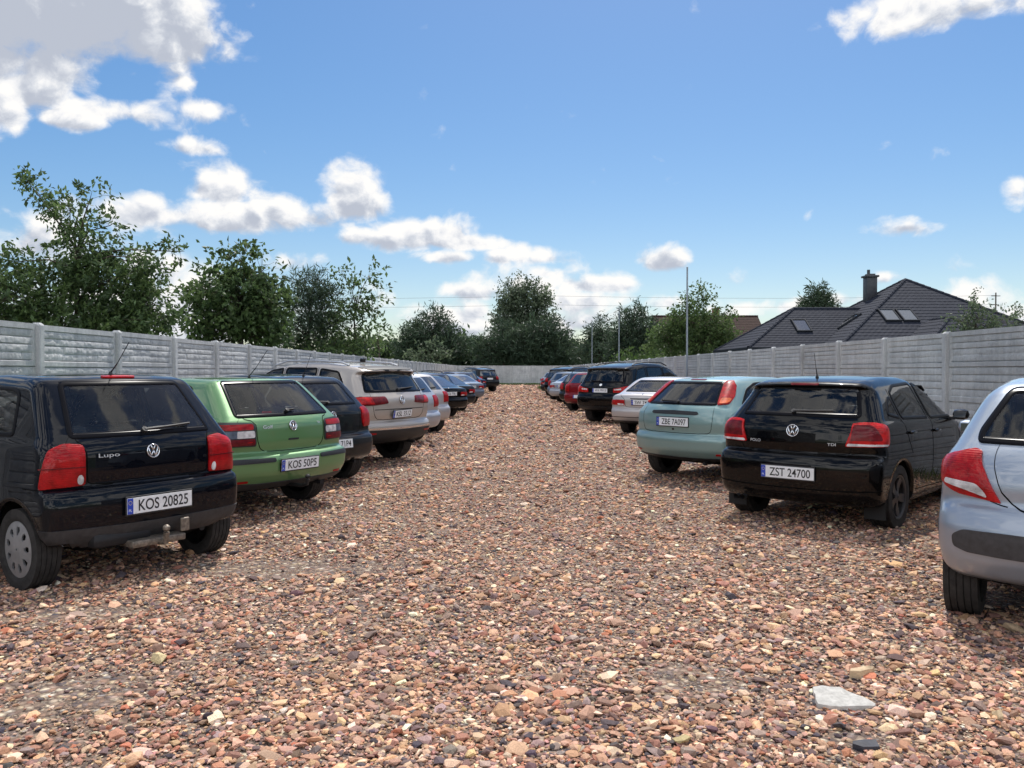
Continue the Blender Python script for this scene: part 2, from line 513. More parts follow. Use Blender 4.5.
        for e in bm.edges:
            if len(e.link_faces) == 1:
                fc = e.link_faces[0]; vs = [v.index for v in fc.verts]
                a, b = e.verts[0].index, e.verts[1].index
                if vs[(vs.index(a) + 1) % len(vs)] != b: a, b = b, a
                bedges.append((a, b))
        bm.free()
        B = s.project(mode, U[:, 0], U[:, 1]); g = s.grad(B, .012)
        T = B + g * off
        if bulge:
            dd = np.min(np.stack([np.hypot(*(U[:, :2] - q).T) for q in resample(P, .02)], 1), 1)
            T = T + g * (bulge * np.clip(dd / .05, 0, 1) ** .6)[:, None]
        n = len(T)
        # outward check
        f0 = faces[0]; nn = np.cross(T[f0[1]] - T[f0[0]], T[f0[2]] - T[f0[0]])
        if nn @ g[f0[0]] < 0:
            faces = [q[::-1] for q in faces]; bedges = [(b, a) for a, b in bedges]
        bt = B - g * skirt
        ring = sorted({a for e in bedges for a in e}); mp = {a: n + i for i, a in enumerate(ring)}
        # separate top-edge duplicates keep the edge crisp
        V = np.concatenate([T, T[ring], bt[ring]]); m2 = {a: n + len(ring) + i for i, a in enumerate(ring)}
        faces = faces + [[mp[b], mp[a], m2[a], m2[b]] for a, b in bedges]
        return mesh_np(name, V, faces, [mat], True, parent)
    def ring(s, name, mode, poly, width, mat, parent, off=.006, rnd=2, nsub=3, rad=.05):
        P = resample(fillet(poly, rad) if rnd else poly, .03); n = len(P)
        loops = [P] + [inset(P, width * (i + 1) / nsub) for i in range(nsub)]
        A = np.concatenate(loops)
        B = s.project(mode, A[:, 0], A[:, 1]); g = s.grad(B, .012); T = B + g * off
        V = np.concatenate([T, B[:n] - g[:n] * .01, B[-n:] - g[-n:] * .01]); L = len(T)
        f = [[i * n + j, i * n + (j + 1) % n, (i + 1) * n + (j + 1) % n, (i + 1) * n + j] for i in range(nsub) for j in range(n)]
        f += [[L + j, L + (j + 1) % n, (j + 1) % n, j] for j in range(n)]
        f += [[nsub * n + j, nsub * n + (j + 1) % n, L + n + (j + 1) % n, L + n + j] for j in range(n)]
        nn = np.cross(V[f[0][1]] - V[f[0][0]], V[f[0][2]] - V[f[0][0]])
        if nn @ g[0] < 0: f = [q[::-1] for q in f]
        return mesh_np(name, V, np.array(f), [mat], True, parent)
    def strips(s, name, lines, mat, parent, off=.0018, rnd=1):
        """lines: (mode, pts, width)"""
        for mode, pts, w in lines:
            P = resample(chaikin(pts, rnd, .2, False) if rnd and len(pts) > 2 else pts, .03, False); n = len(P)
            t = np.gradient(P, axis=0); t /= np.linalg.norm(t, axis=1, keepdims=True) + 1e-9
            nr = np.stack([-t[:, 1], t[:, 0]], 1)
            A = np.concatenate([P + nr * w / 2, P - nr * w / 2])
            B = s.project(mode, A[:, 0], A[:, 1]); g = s.grad(B, .012); T = B + g * off; S2 = B - g * .006
            V = np.concatenate([T, S2])
            f = [[j, j + 1, n + j + 1, n + j] for j in range(n - 1)]
            f += [[2 * n + j, 2 * n + j + 1, j + 1, j] for j in range(n - 1)] + [[n + j, n + j + 1, 3 * n + j + 1, 3 * n + j] for j in range(n - 1)]
            nn = np.cross(V[f[0][1]] - V[f[0][0]], V[f[0][2]] - V[f[0][0]])
            if nn @ g[0] < 0: f = [q[::-1] for q in f]
            mesh_np(name, V, np.array(f), [mat], True, parent)
    def frame(s, y, z, lift=.004, mode='wrap'):
        """matrix with x = right as seen from behind, y = up, z = outward"""
        p, q, r = s.project(mode, np.array([y, y, y + .02]), np.array([z - .03, z + .03, z]))
        up = Vector(q - p).normalized(); c = (Vector(p) + Vector(q)) / 2
        right = Vector(q + 0 - r); right = Vector(p + q - 2 * r).normalized() if True else right
        right = (right - up * right.dot(up)).normalized(); nrm = right.cross(up)
        M = Matrix((right, up, nrm)).transposed().to_4x4(); M.translation = c + nrm * lift
        return M

# ------------------------------------------------------------------ lettering and small parts
def text_mesh(txt, name, mat, M, height, width, parent, depth=.0015, weight=0.0):
    cu = bpy.data.curves.new('tmp_text', 'FONT'); cu.body = txt; cu.size = 1; cu.extrude = 0; cu.offset = weight
    ob = bpy.data.objects.new('tmp_text', cu); COL.objects.link(ob)
    bpy.context.view_layer.update()
    dg = bpy.context.evaluated_depsgraph_get()
    me = bpy.data.meshes.new_from_object(ob.evaluated_get(dg))
    bpy.data.objects.remove(ob); bpy.data.curves.remove(cu)
    n = len(me.vertices); co = np.empty(n * 3, np.float32); me.vertices.foreach_get('co', co); co = co.reshape(-1, 3)
    lo, hi = co.min(0), co.max(0); sz = hi - lo
    co[:, 0] = (co[:, 0] - (lo[0] + hi[0]) / 2) / sz[0] * width; co[:, 1] = (co[:, 1] - (lo[1] + hi[1]) / 2) / sz[1] * height; co[:, 2] = depth
    fs = [list(p.vertices) for p in me.polygons]
    V = [M @ Vector(c) for c in co]
    bpy.data.meshes.remove(me)
    return mesh_np(name, V, fs, [mat], False, parent)

def plate(car, root, M, text, w=.52, h=.114, frame=M_BLACKPL, textw=.40, th=.08):
    b = MB(); b.box((0, 0, .004), (w + .014, h + .022, .012), bev=.003)
    fr = b.build('license_plate', frame, root); fr.matrix_local = M
    p = MB(); p.box((.0, 0, .0115), (w, h, .004), bev=.0015); po = p.build('plate_face', M_PLATE, fr)
    p = MB(); p.box((-w / 2 + .023, 0, .0140), (.044, h - .003, .0012)); p.build('country_strip', M_PBLUE, fr)
    I = Matrix.Identity(4)
    text_mesh('PL', 'country_code', M_PLATE, Matrix.Translation((-w / 2 + .023, -h * .26, .0148)), h * .16, .024, fr, .0006)
    st = MB()
    for i in range(12):
        a = 2 * PI * i / 12
        st.box((-w / 2 + .023 + .013 * math.cos(a), h * .2 + .013 * math.sin(a), .0150), (.0035, .0035, .0006))
    st.build('star_ring', M_PYEL, fr)
    if text:
        text_mesh(text, 'plate_lettering', M_PTEXT, Matrix.Translation((.026, 0, .0142)), th, textw, fr, .0006, .012)
    return fr

def disc(n, r, z, c=(0, 0)):
    return [(c[0] + r * math.cos(2 * PI * i / n), c[1] + r * math.sin(2 * PI * i / n), z) for i in range(n)]

def emblem(root, M, r, kind='vw', name='rear_emblem'):
    b = MB()
    b.add(disc(32, r * .97, .002) + disc(32, r * .97, -.01), [list(range(32))] + [[i, (i + 1) % 32, 32 + (i + 1) % 32, 32 + i] for i in range(32)])
    o = b.build(name, M_STEEL if kind == 'vw' else (M_PBLUE if kind == 'oval' else M_CHROME), root); o.matrix_local = M
    c = MB()
    prof = [(.000, r), (.007, r * .98), (.008, r * .93), (.006, r * .87), (.001, r * .85)]
    c.lathe(prof, 40, 'z')
    if kind == 'vw':
        def bar(p, q, w=.16):
            p = Vector((p[0] * r, p[1] * r)); q = Vector((q[0] * r, q[1] * r)); d = (q - p).normalized(); nrm = Vector((-d.y, d.x)) * w * r / 2
            vs = [(*(p + nrm), .006), (*(q + nrm), .006), (*(q - nrm), .006), (*(p - nrm), .006)]
            vs += [(v[0], v[1], .001) for v in vs]
            c.add(vs, [[0, 3, 2, 1], [0, 1, 5, 4], [1, 2, 6, 5], [2, 3, 7, 6], [3, 0, 4, 7]])
        bar((-.34, .80), (-.03, .12)); bar((.34, .80), (.03, .12))
        bar((-.74, .48), (-.36, -.72)); bar((.74, .48), (.36, -.72)); bar((-.36, -.72), (0, .02)); bar((.36, -.72), (0, .02))
    if kind == 'bar':
        c.box((0, 0, .006), (r * 1.5, r * .3, .006))
    c.build('emblem_ring', M_CHROME, o, smooth=True)
    return o

def wheel(root, x, y, r, w, side, kind, name='wheel', steer=0):
    """side +1 outer face towards +y"""
    hub = empty(name, (x, y, r - .012), 0, root)
    hub.rotation_euler = (0, 0, steer)
    t = MB(); rr = r * .68; h = w / 2
    tread = []
    for k in range(5):
        a = -h * .78 + h * 1.56 * k / 4
        tread += [(a - h * .16, r), (a + h * .16, r), (a + h * .165, r - .008), (a + h * .22, r - .008)]
    prof = [(-h * .75, rr), (-h * .95, rr + .015), (-h, r * .84), (-h * .95, r * .955)] + tread[:-2] + [(h * .95, r * .955), (h, r * .84), (h * .97, rr + .02), (h * .80, rr)]
    t.lathe(prof, 44, 'y'); ty = t.build('tyre', M_RUBBER, hub, smooth='auto')
    b = MB()
    b.lathe([(h * .80, rr), (h * .1, rr * .95), (h * .05, .02)], 40, 'y')
    b.lathe([(-h * .75, rr * .99), (h * .1, rr * .96)], 40, 'y')
    if side < 0: b.v = [(a, -c, d) for a, c, d in b.v]
    b.build('wheel_well_disc', M_STEEL, hub, smooth=True)
    # dished cover with openings
    NR, NA = 16, 120
    def shape(q):
        if kind == 'cap': return h * .86 + .012 * math.cos(q * 1.5) - (.012 if q < .22 else 0) + (.012 if q < .17 else 0)
        return h * (.80 if q < .9 else .86) + .01 - .02 * math.sin(q * PI)
    V = []; 
    for i in range(NR + 1):
        q = .04 + .96 * i / NR
        for j in range(NA):
            a = 2 * PI * j / NA
            V.append((rr * 1.02 * q * math.cos(a), shape(q), rr * 1.02 * q * math.sin(a)))
    Fs = []
    spec = {'cap': (9, .52, .84, .46), 'alloy5': (5, .26, .88, .66), 'alloy10': (10, .28, .88, .58), 'steel': (12, .60, .78, .40)}[kind]
    ns, q0, q1, fr = spec
    for i in range(NR):
        q = .04 + .96 * (i + .5) / NR
        for j in range(NA):
            u = (((j + .5) / NA) * ns + .13) % 1.0
            ww = fr * (1 if kind != 'cap' else math.sqrt(max(0, 1 - ((q - (q0 + q1) / 2) / ((q1 - q0) / 2)) ** 2)))
            if kind.startswith('alloy'): ww = fr * (.55 + .45 * (q - q0) / (q1 - q0))
            if q0 < q < q1 and abs(u - .5) < ww / 2: continue
            a, bq = i * NA + j, i * NA + (j + 1) % NA
            Fs.append([a, bq, bq + NA, a + NA])
    V = np.array(V)
    base = len(V)
    if side < 0: V[:, 1] *= -1
    inner = V.copy(); inner[:, 1] -= side * .012
    V2 = np.concatenate([V, inner])
    F2 = Fs + [[q + base for q in f[::-1]] for f in Fs]
    # rim edge walls of openings
    from collections import Counter
    ec = Counter()
    for f in Fs:
        for q in range(4):
            a, c = f[q], f[(q + 1) % 4]; ec[(a, c)] += 1
    for (a, c) in list(ec):
        if (c, a) not in ec: F2.append([c, a, a + base, c + base])
    if side > 0: F2 = [f[::-1] for f in F2]
    mat = {'cap': M_SILVERPL, 'alloy5': M_DARKALLOY, 'alloy10': M_ALLOY, 'steel': M_STEEL}[kind]
    mesh_np('hubcap' if kind == 'cap' else 'rim', V2, F2, [mat], False, hub)
    return hub

def seat_mb(w, front=True):
    b = MB()
    b.box((0, 0, .36), (.50, w, .18), bev=.05)
    b.box((-.30, 0, .68), (.16, w * .96, .62), bev=.06, tilt=R(-14))
    return b
def interior(car, root, roof, right_hand=False):
    z0 = car.z0 + .02
    for sy in (-1, 1):
        b = seat_mb(.50); b.box((-.44, 0, 1.10), (.11, .26, .20), bev=.045, tilt=R(-10))
        b.tube([(-.40, -.06, .92), (-.43, -.06, 1.06)], .008); b.tube([(-.40, .06, .92), (-.43, .06, 1.06)], .008)
        k = (roof - .22) / 1.20
        b.v = [(v[0], v[1], v[2] * k) for v in b.v]
        o = b.build('front_seat', M_SEAT, root, smooth='auto'); o.location = (1.22, sy * .36, 0)
    b = MB(); b.box((.46, 0, .46), (.48, car.hw * 1.45, .18), bev=.05); b.box((.20, 0, .74), (.16, car.hw * 1.45, .54), bev=.06, tilt=R(-16))
    for sy in (-1, 1):
        b.box((.10, sy * .36, 1.02), (.11, .27, .15), bev=.05, tilt=R(-12))
    b.build('rear_bench', M_SEAT, root, smooth='auto')
    b = MB(); b.box((1.95, 0, .80), (.45, car.hw * 1.6, .30), bev=.08); b.build('dashboard', M_SEAT, root, smooth='auto')
    b = MB(); pts = [(1.58 + .05 * math.sin(a), .36 + .18 * math.cos(a), .90 + .17 * math.sin(a)) for a in [2 * PI * i / 24 for i in range(25)]]
    b.tube(pts, .014, 6, cap=False); b.build('steering_wheel', M_SEAT, root, smooth=True)
    b = MB(); b.box((.95, 0, z0 + .06), (2.2, car.hw * 1.6, .04)); b.box((-.02, 0, car.belt - .16), (.5, car.hw * 1.4, .03)); b.build('cabin_floor', M_LINING, root)
    b = MB(); b.box((1.42, 0, roof - .17), (.02, .22, .065), bev=.01); b.build('interior_mirror', M_SEAT, root, smooth='auto')

def mirror(car, root, x, z, mat, sides=(1, -1)):
    for sg in sides:
        y = float(np.interp(z, *car.Wz))
        b = MB(); b.box((0, 0, 0), (.12, .17, .115), bev=.052)
        b.v = [(v[0] * (1 - .25 * (v[1] * sg > .05)), v[1], v[2]) for v in b.v]
        o = b.build('wing_mirror', mat, root, smooth='auto'); o.location = (x, sg * (y + .11), z + .02)
        s2 = MB(); s2.box((0, -sg * .10, -.04), (.06, .10, .04), bev=.01); s2.build('mirror_arm', M_BLACKPL, o)
        g = MB(); g.box((-.060, 0, 0), (.004, .115, .065), bev=.0015); g.build('mirror_glass', M_MGLASS, o)

def wiper(car, root, y0, z0, y1, z1):
    ys = np.linspace(y0, y1, 8); zs = np.linspace(z0, z1, 8)
    P = car.project('rear', ys, zs); g = car.grad(P, .012)
    b = MB()
    A = P + g * .028; b.tube(A, [.012] * 3 + [.008] * 5, 6)
    Bq = P[2:] + g[2:] * .014; b.tube(Bq, .005, 5)
    b.tube([P[0] - g[0] * .01, P[0] + g[0] * .035], .022, 12)
    b.build('rear_wiper', M_BLACKPL, root, smooth='auto')

def antenna(car, root, x, y, length=.42, lean=-.55):
    p = car.project('top', [x], [y])[0]
    b = MB(); b.tube([p - np.array([0, 0, .01]), p + np.array([0, 0, .03])], [.022, .010], 8)
    q = p + np.array([lean * length, 0, length * math.sqrt(max(.1, 1 - lean * lean))])
    b.tube([p + np.array([0, 0, .02]), p + (q - p) * .35, p + (q - p) * .36, q], [.006, .005, .0035, .003], 6)
    b.build('antenna', M_BLACKPL, root, smooth=True)
# ------------------------------------------------------------------ dressing
def mir(poly): return [(-u, v) for u, v in poly][::-1]

def pane(car, root, name, mode, poly, hero, glassm, seal=.034, sealmat=None, holes=None):
    """a window: glass sheet on the body line with a black seal around it"""
    if hero:
        g = car.panel(name, mode, inset(fillet(poly, .05), .006), glassm, root, off=.003, step=.06, skirt=.001, rnd=0)
        car.ring('window_seal', mode, poly, seal, sealmat or M_FRIT, g, off=.0045)
    else:
        g = car.panel(name, mode, poly, M_DGLASS, root, off=.004, step=.08)
    return g

def lamp_poly(car, pts):
    return [(car.sarc(p[0], p[1]), p[2]) if len(p) == 3 else p for p in pts]

def build_car(name, label, cat, pose, car, paintm, group=None, hero=True, rear=None, sides=(), front=None, lamps=(), gaps=True,
              wheels='steel', plate_at=None, plate_txt=None, emb=None, gl=None, trims=(), ledge=None, texts=(), wip=None, ant=None,
              mirrors=True, handles=(), tail=None, side_seal=.03, roof=None, extra=None, rear_seal=.036, lead=None, plate_mode='wrap'):
    X, Y, hd = pose
    root = empty(name, (X, Y, 0), PI / 2 - hd)
    tag(root, label, cat, group)
    gl = gl or M_GLASS
    holes = []
    if hero:
        if rear: holes.append(('rear', inset(fillet(rear, .05), .024)))
        for p in sides:
            q = inset(fillet(p, .05), .016)
            holes += [('side', q), ('sideR', q)]
        if front: holes.append(('front', inset(fillet(front, .05), .02)))
    car.body('body', [paintm, M_UNDER], root, holes, M_LINING if hero else None)
    if rear: pane(car, root, 'rear_window', 'rear', rear, hero, gl, rear_seal)
    for p in sides:
        pane(car, root, 'side_window', 'side', p, hero, gl, side_seal, M_SEAL); pane(car, root, 'side_window', 'sideR', p, hero, gl, side_seal, M_SEAL)
    if front: pane(car, root, 'windscreen', 'front', front, hero, M_GLASS, .05)
    if hero: interior(car, root, car.z1)
    for lp in lamps:
        for sg in (1, -1):
            pl = lamp_poly(car, lp['poly']); pl = pl if sg > 0 else mir(pl)
            base = car.panel('tail_light', 'wrap', pl, lp['mat'], root, off=lp.get('off', .010), step=.03, skirt=.02, rnd=lp.get('rnd', 2), bulge=lp.get('bulge', .006))
            for nm, sub, mt in lp.get('subs', ()):
                sp = lamp_poly(car, sub); sp = sp if sg > 0 else mir(sp)
                car.panel(nm, 'wrap', sp, mt, base, off=lp.get('off', .010) + lp.get('bulge', .006) + .002, step=.03, skirt=.004, rnd=2, bulge=.002)
    lines = []
    if tail: lines.append(('wrap', tail, .008)); lines.append(('wrap', [(-a, b) for a, b in tail], .008))
    if gaps and hero:
        for g in gaps if not isinstance(gaps, bool) else (): 
            lines.append((g[0], g[1], g[2] if len(g) > 2 else .007))
    if lines: car.strips('panel_gap', lines, M_GAP, root)
    for nm, mode, poly, mt, off in trims:
        car.panel(nm, mode, poly, mt, root, off=off, step=.05, skirt=.012)
    # arch lips
    if hero and car.arch is not None:
        for cx in (0., car.wb):
            for mode in ('side', 'sideR'):
                n = 30; r0 = car.wr + car.arch - .008; r1 = r0 + .022
                zc = car.wr; a0 = -.25
                th = np.linspace(.02, PI - .02, n)
                A = np.concatenate([np.stack([cx + r1 * np.cos(th), zc + r1 * np.sin(th)], 1), np.stack([cx + r0 * np.cos(th), zc + r0 * np.sin(th)], 1)])
                A = A[:]  # rings of the lip
                Rr = np.stack([cx + (r0 + .03) * np.cos(th), zc + (r0 + .03) * np.sin(th)], 1)
                Bp = car.project(mode, Rr[:, 0], Rr[:, 1]); g = car.grad(Bp, .012)
                sg = 1 if mode == 'side' else -1
                T1 = Bp + g * .001; 
                T2 = Bp.copy(); T2[:, 0] = A[n:, 0]; T2[:, 2] = A[n:, 1]; T2[:, 1] += sg * .003
                T3 = T2.copy(); T3[:, 1] -= sg * .05
                V = np.concatenate([T1, T2, T3]); f = []
                for k in range(2): f += [[k * n + j, k * n + j + 1, (k + 1) * n + j + 1, (k + 1) * n + j] for j in range(n - 1)]
                if sg > 0: f = [q[::-1] for q in f]
                mesh_np('wheel_arch_lip', V, np.array(f), [paintm], True, root)
    tw = car.tw; yy = car.hw - tw / 2 - .035
    for cx in (0., car.wb):
        for sg in (1, -1):
            wheel(root, cx, sg * yy, car.wr, tw, sg, wheels)
    b = MB(); b.tube([(0, -yy, car.wr), (0, yy, car.wr)], .04, 8); b.box((-.33, .25, car.z0 + .12), (.26, .45, .12), bev=.05)
    b.tube([(-.2, -.45, car.z0 + .08), (car.x0 + .14, -.45, car.z0 + .07)], .024, 10)
    b.build('rear_axle', M_STEEL, root, smooth='auto')
    if plate_at: plate(car, root, car.frame(0, plate_at, lead or .006), plate_txt)
    if emb: emblem(root, car.frame(0, emb[0], .006), emb[1], emb[2] if len(emb) > 2 else 'vw')
    for txt, s, z, w, h in texts:
        text_mesh(txt, 'model_lettering', M_LETTER, car.frame(s, z, .007), h, w, root, .002, .01)
    if wip: wiper(car, root, *wip)
    if ant: antenna(car, root, *ant)
    if mirrors: mirror(car, root, *(mirrors if isinstance(mirrors, tuple) else (1.75, .98)), paintm)
    for hx, hz in handles:
        for mode, sg in (('side', 1), ('sideR', -1)):
            p = car.project(mode, [hx], [hz])[0]
            b = MB(); b.box((0, 0, 0), (.17, .03, .03), bev=.012); o = b.build('door_handle', paintm, root, smooth='auto'); o.location = p + np.array([0, sg * .018, 0])
    if extra: extra(root, car)
    return root

def pose(x, y, d): return (x, y, R(d))

P_NAVY = paint('black_navy_paint', (.002, .003, .006), 0, .3, .03)
P_GREEN = paint('green_metallic_paint', (.115, .245, .095), .35, .38, 0.070)
P_BLACK = paint('black_paint', (.002, .002, .0025), 0, .3, .03)
P_BLACK2 = paint('dusty_black_paint', (.008, .009, .011), 0, .3, 0.140)
P_BEIGE = paint('beige_metallic_paint', (.40, .355, .315), .35, .40, 0.084)
P_TEAL = paint('teal_metallic_paint', (.19, .305, .30), .35, .38, 0.070)
P_SILVER = paint('silver_blue_paint', (.29, .335, .40), .45, .38, 0.056)
P_WSILVER = paint('warm_silver_paint', (.42, .39, .38), .45, .40, 0.084)
P_GSILVER = paint('grey_silver_paint', (.38, .39, .42), .45, .40, 0.084)
P_GREY = paint('slate_grey_paint', (.11, .13, .17), .4, .38, 0.084)
P_RED = paint('red_paint', (.17, .008, .012), 0, .35, 0.056)
P_WHITE = paint('white_paint', (.66, .67, .68), 0, .4, 0.056)
P_DBLUE = paint('dark_blue_paint', (.012, .022, .06), .1, .35, 0.084)

def hatch_windows(wb, belt, top, x_rear, two_door=False, xw=None):
    xa = wb - .85; xf = wb - .42
    xm = .95 if not two_door else .80
    f = [(xm + .05, belt + .03), (xm + .08, top - .015), (xa - .25, top - .03), (xf - .05, belt + .06), (xf - .08, belt + .005)]
    r = [(x_rear, belt + .05), (x_rear + .16, top - .06), (x_rear + .30, top - .02), (xm - .03, top - .012), (xm - .04, belt + .035)]
    return [r, f]

def mk_hatch_small(): # dark five door hatch, second row left
    return Car(hw=.825, wb=2.46, wr=.295, k=.08, prof=[(-.45, .28), (-.60, .36), (-.635, .50), (-.62, .62), (-.55, .665), (-.55, .80), (-.545, .95), (-.49, 1.03), (-.17, 1.37), (-.05, 1.43),
        (.5, 1.465), (1.0, 1.45), (1.32, 1.38), (2.02, 1.0), (2.75, .86), (3.05, .68), (3.2, .5), (3.15, .26), (2.9, .2), (-.2, .21)], belt=.98, roofw=.72)

def tail_curve(w_top, z_top, w_bot, z_bot, car, notch=None):
    """half outline of the tailgate in wrap coordinates"""
    pts = [(w_top, z_top)]
    if notch: pts += notch
    pts += [(w_bot, z_bot + .02), (w_bot - .06, z_bot), (0, z_bot - .005)]
    return pts

GROUP_L = 'cars parked along the left fence'; GROUP_R = 'cars parked along the right fence'

# ---- 1 black small hatchback, near left
c = Car(hw=.80, wb=2.323, wr=.28, tw=.175, k=.065, bow=.10, prof=[(-.36, .27), (-.44, .33), (-.485, .42), (-.49, .58), (-.475, .655), (-.455, .685), (-.405, .700), (-.415, .80), (-.41, .95), (-.37, 1.02), (-.02, 1.415), (.02, 1.445),
        (.14, 1.472), (.6, 1.49), (1.05, 1.465), (1.35, 1.38), (2.0, 1.0), (2.55, .86), (2.8, .70), (2.93, .5), (2.88, .26), (2.7, .2), (-.2, .21)], belt=.99, roofw=.75, crown=.03, shoulder=.03)
def lupo_extra(root, car):
    b = MB(); b.tube([(-.20, .02, .27), (-.52, .02, .26), (-.60, .02, .27), (-.61, .02, .34)], .022, 10)
    b.lathe([(-.026, .004), (-.02, .017), (-.008, .026), (.008, .026), (.02, .017), (.026, .004)], 16, 'z', (-.61, .02, .37))
    b.box((-.42, .02, .27), (.22, .42, .05), bev=.01)
    b.build('tow_bar', M_RUSTY, root, smooth='auto')
    b = MB(); b.box((-.53, -.18, .36), (.02, .07, .10), bev=.008); b.build('tow_socket', M_RUSTY, root)
    p = car.panel('high_brake_light', 'top', [(.035, -.13), (.035, .13), (.075, .13), (.075, -.13)], M_BRED, root, off=.012, rnd=1)
s_l = lambda y, x: (c.sarc(y, x))
build_car('parked_car', 'black three-door hatchback nearest on the left, with plain red tail lights and a tow bar', 'car', pose(-2.961, 6.320, -54.8), c, P_NAVY, GROUP_L,
    rear=[(.56, 1.03), (.47, 1.425), (-.47, 1.425), (-.56, 1.03)],
    sides=[[(.10, 1.04), (.20, 1.345), (.30, 1.385), (.86, 1.395), (.86, 1.02)], [(.94, 1.015), (.96, 1.395), (1.22, 1.375), (1.78, 1.06), (1.76, 1.0)]],
    front=[(0.560, 1.03), (0.460, 1.35), (-0.460, 1.35), (-0.560, 1.03)],
    lamps=[dict(poly=[(.485, -.42, .712), (.485, -.42, .985), (.64, -.345, 1.0), (.675, -.31, .97), (.705, -.285, .70)], mat=M_RED, bulge=.014,
        subs=[('reverse_lens', [(c.sarc(.53, -.42) + .036 * math.cos(a), .755 + .036 * math.sin(a)) for a in [2 * PI * i / 10 for i in range(10)]], M_CLEAR),
              ('lamp_divider', [(c.sarc(.49, -.42), .836), (c.sarc(.49, -.42), .844), (c.sarc(.695, -.29), .844), (c.sarc(.695, -.29), .836)], M_DRED)])],
    tail=[(.0, .712), (.44, .712), (.472, .74), (.472, .985), (.585, 1.03), (.525, 1.42)],
    gaps=[('side', [(.90, 1.38), (.885, .9), (.90, .45), (.97, .33)]), ('side', [(1.82, .99), (1.86, .6), (1.78, .33)]), ('side', [(.90, .33), (1.8, .30)]),
          ('wrap', [(.70, 1.0), (.665, 1.12), (.575, 1.43)], .006), ('sideR', [(.90, 1.38), (.885, .9), (.90, .45), (.97, .33)]), ('wrap', [(-1.0, .70), (-.80, .70), (-.3, .705)], .006), ('wrap', [(1.0, .70), (.80, .70), (.3, .705)], .006)],
    wheels='cap', plate_at=.545, plate_txt='KOS 20825', emb=(.915, .052), texts=[('Lupo', .325, .905, .15, .036)], wip=(.03, 1.055, -.36, 1.08), ant=(.12, .02, .36, -.72),
    trims=[('bumper_skirt', 'wrap', [(1.03, .30), (.98, .435), (.5, .425), (0, .42), (-.5, .425), (-.98, .435), (-1.03, .30), (-.5, .285), (.5, .285)], M_GREYPL, .008)],
    mirrors=(1.72, 1.02), handles=[(1.02, .92)], extra=lupo_extra)

# ---- 2 green hatchback
c = Car(hw=.865, wb=2.511, wr=.305, k=.08, bow=.12, prof=[(-.55, .28), (-.68, .35), (-.755, .46), (-.765, .59), (-.74, .635), (-.70, .655), (-.655, .668), (-.675, .76), (-.665, .94), (-.62, 1.015), (-.20, 1.385), (-.12, 1.42),
        (.4, 1.435), (1.0, 1.43), (1.4, 1.36), (2.12, .99), (2.9, .86), (3.2, .70), (3.33, .5), (3.28, .25), (3.0, .2), (-.2, .21)], belt=.98, roofw=.73)
def golf_extra(root, car):
    b = MB(); b.tube([(-.3, .0, .30), (-.80, .0, .30), (-.87, .0, .32), (-.88, .0, .37)], .02, 8)
    b.lathe([(-.026, .004), (-.02, .017), (-.008, .026), (.008, .026), (.02, .017), (.026, .004)], 14, 'z', (-.88, 0, .40)); b.build('tow_bar', M_STEEL, root, smooth='auto')
    car.panel('boot_release', 'wrap', [(.07, .775), (.07, .795), (-.07, .795), (-.07, .775)], M_BLACKPL, root, off=.006, rnd=1)
    car.panel('rear_reflector', 'wrap', [(.62, .378), (.62, .398), (.78, .398), (.78, .378)], M_RED, root, off=.006, rnd=1)
    car.panel('rear_reflector', 'wrap', [(-.62, .378), (-.62, .398), (-.78, .398), (-.78, .378)][::-1], M_RED, root, off=.006, rnd=1)
    M = Matrix.Translation((.30, -.10, 1.04)); b = MB(); b.box((0, 0, 0), (.01, .13, .06)); o = b.build('sticker', M_BRED, root); o.location = (-.20, -.05, 1.03)
yo = .835
def band(c, z0, z1, a=.50, b=.83, xb=-.40):
    return [(c.sarc(a, -.6), z0), (c.sarc(a, -.6), z1), (c.sarc(b, xb), z1), (c.sarc(b, xb), z0)]
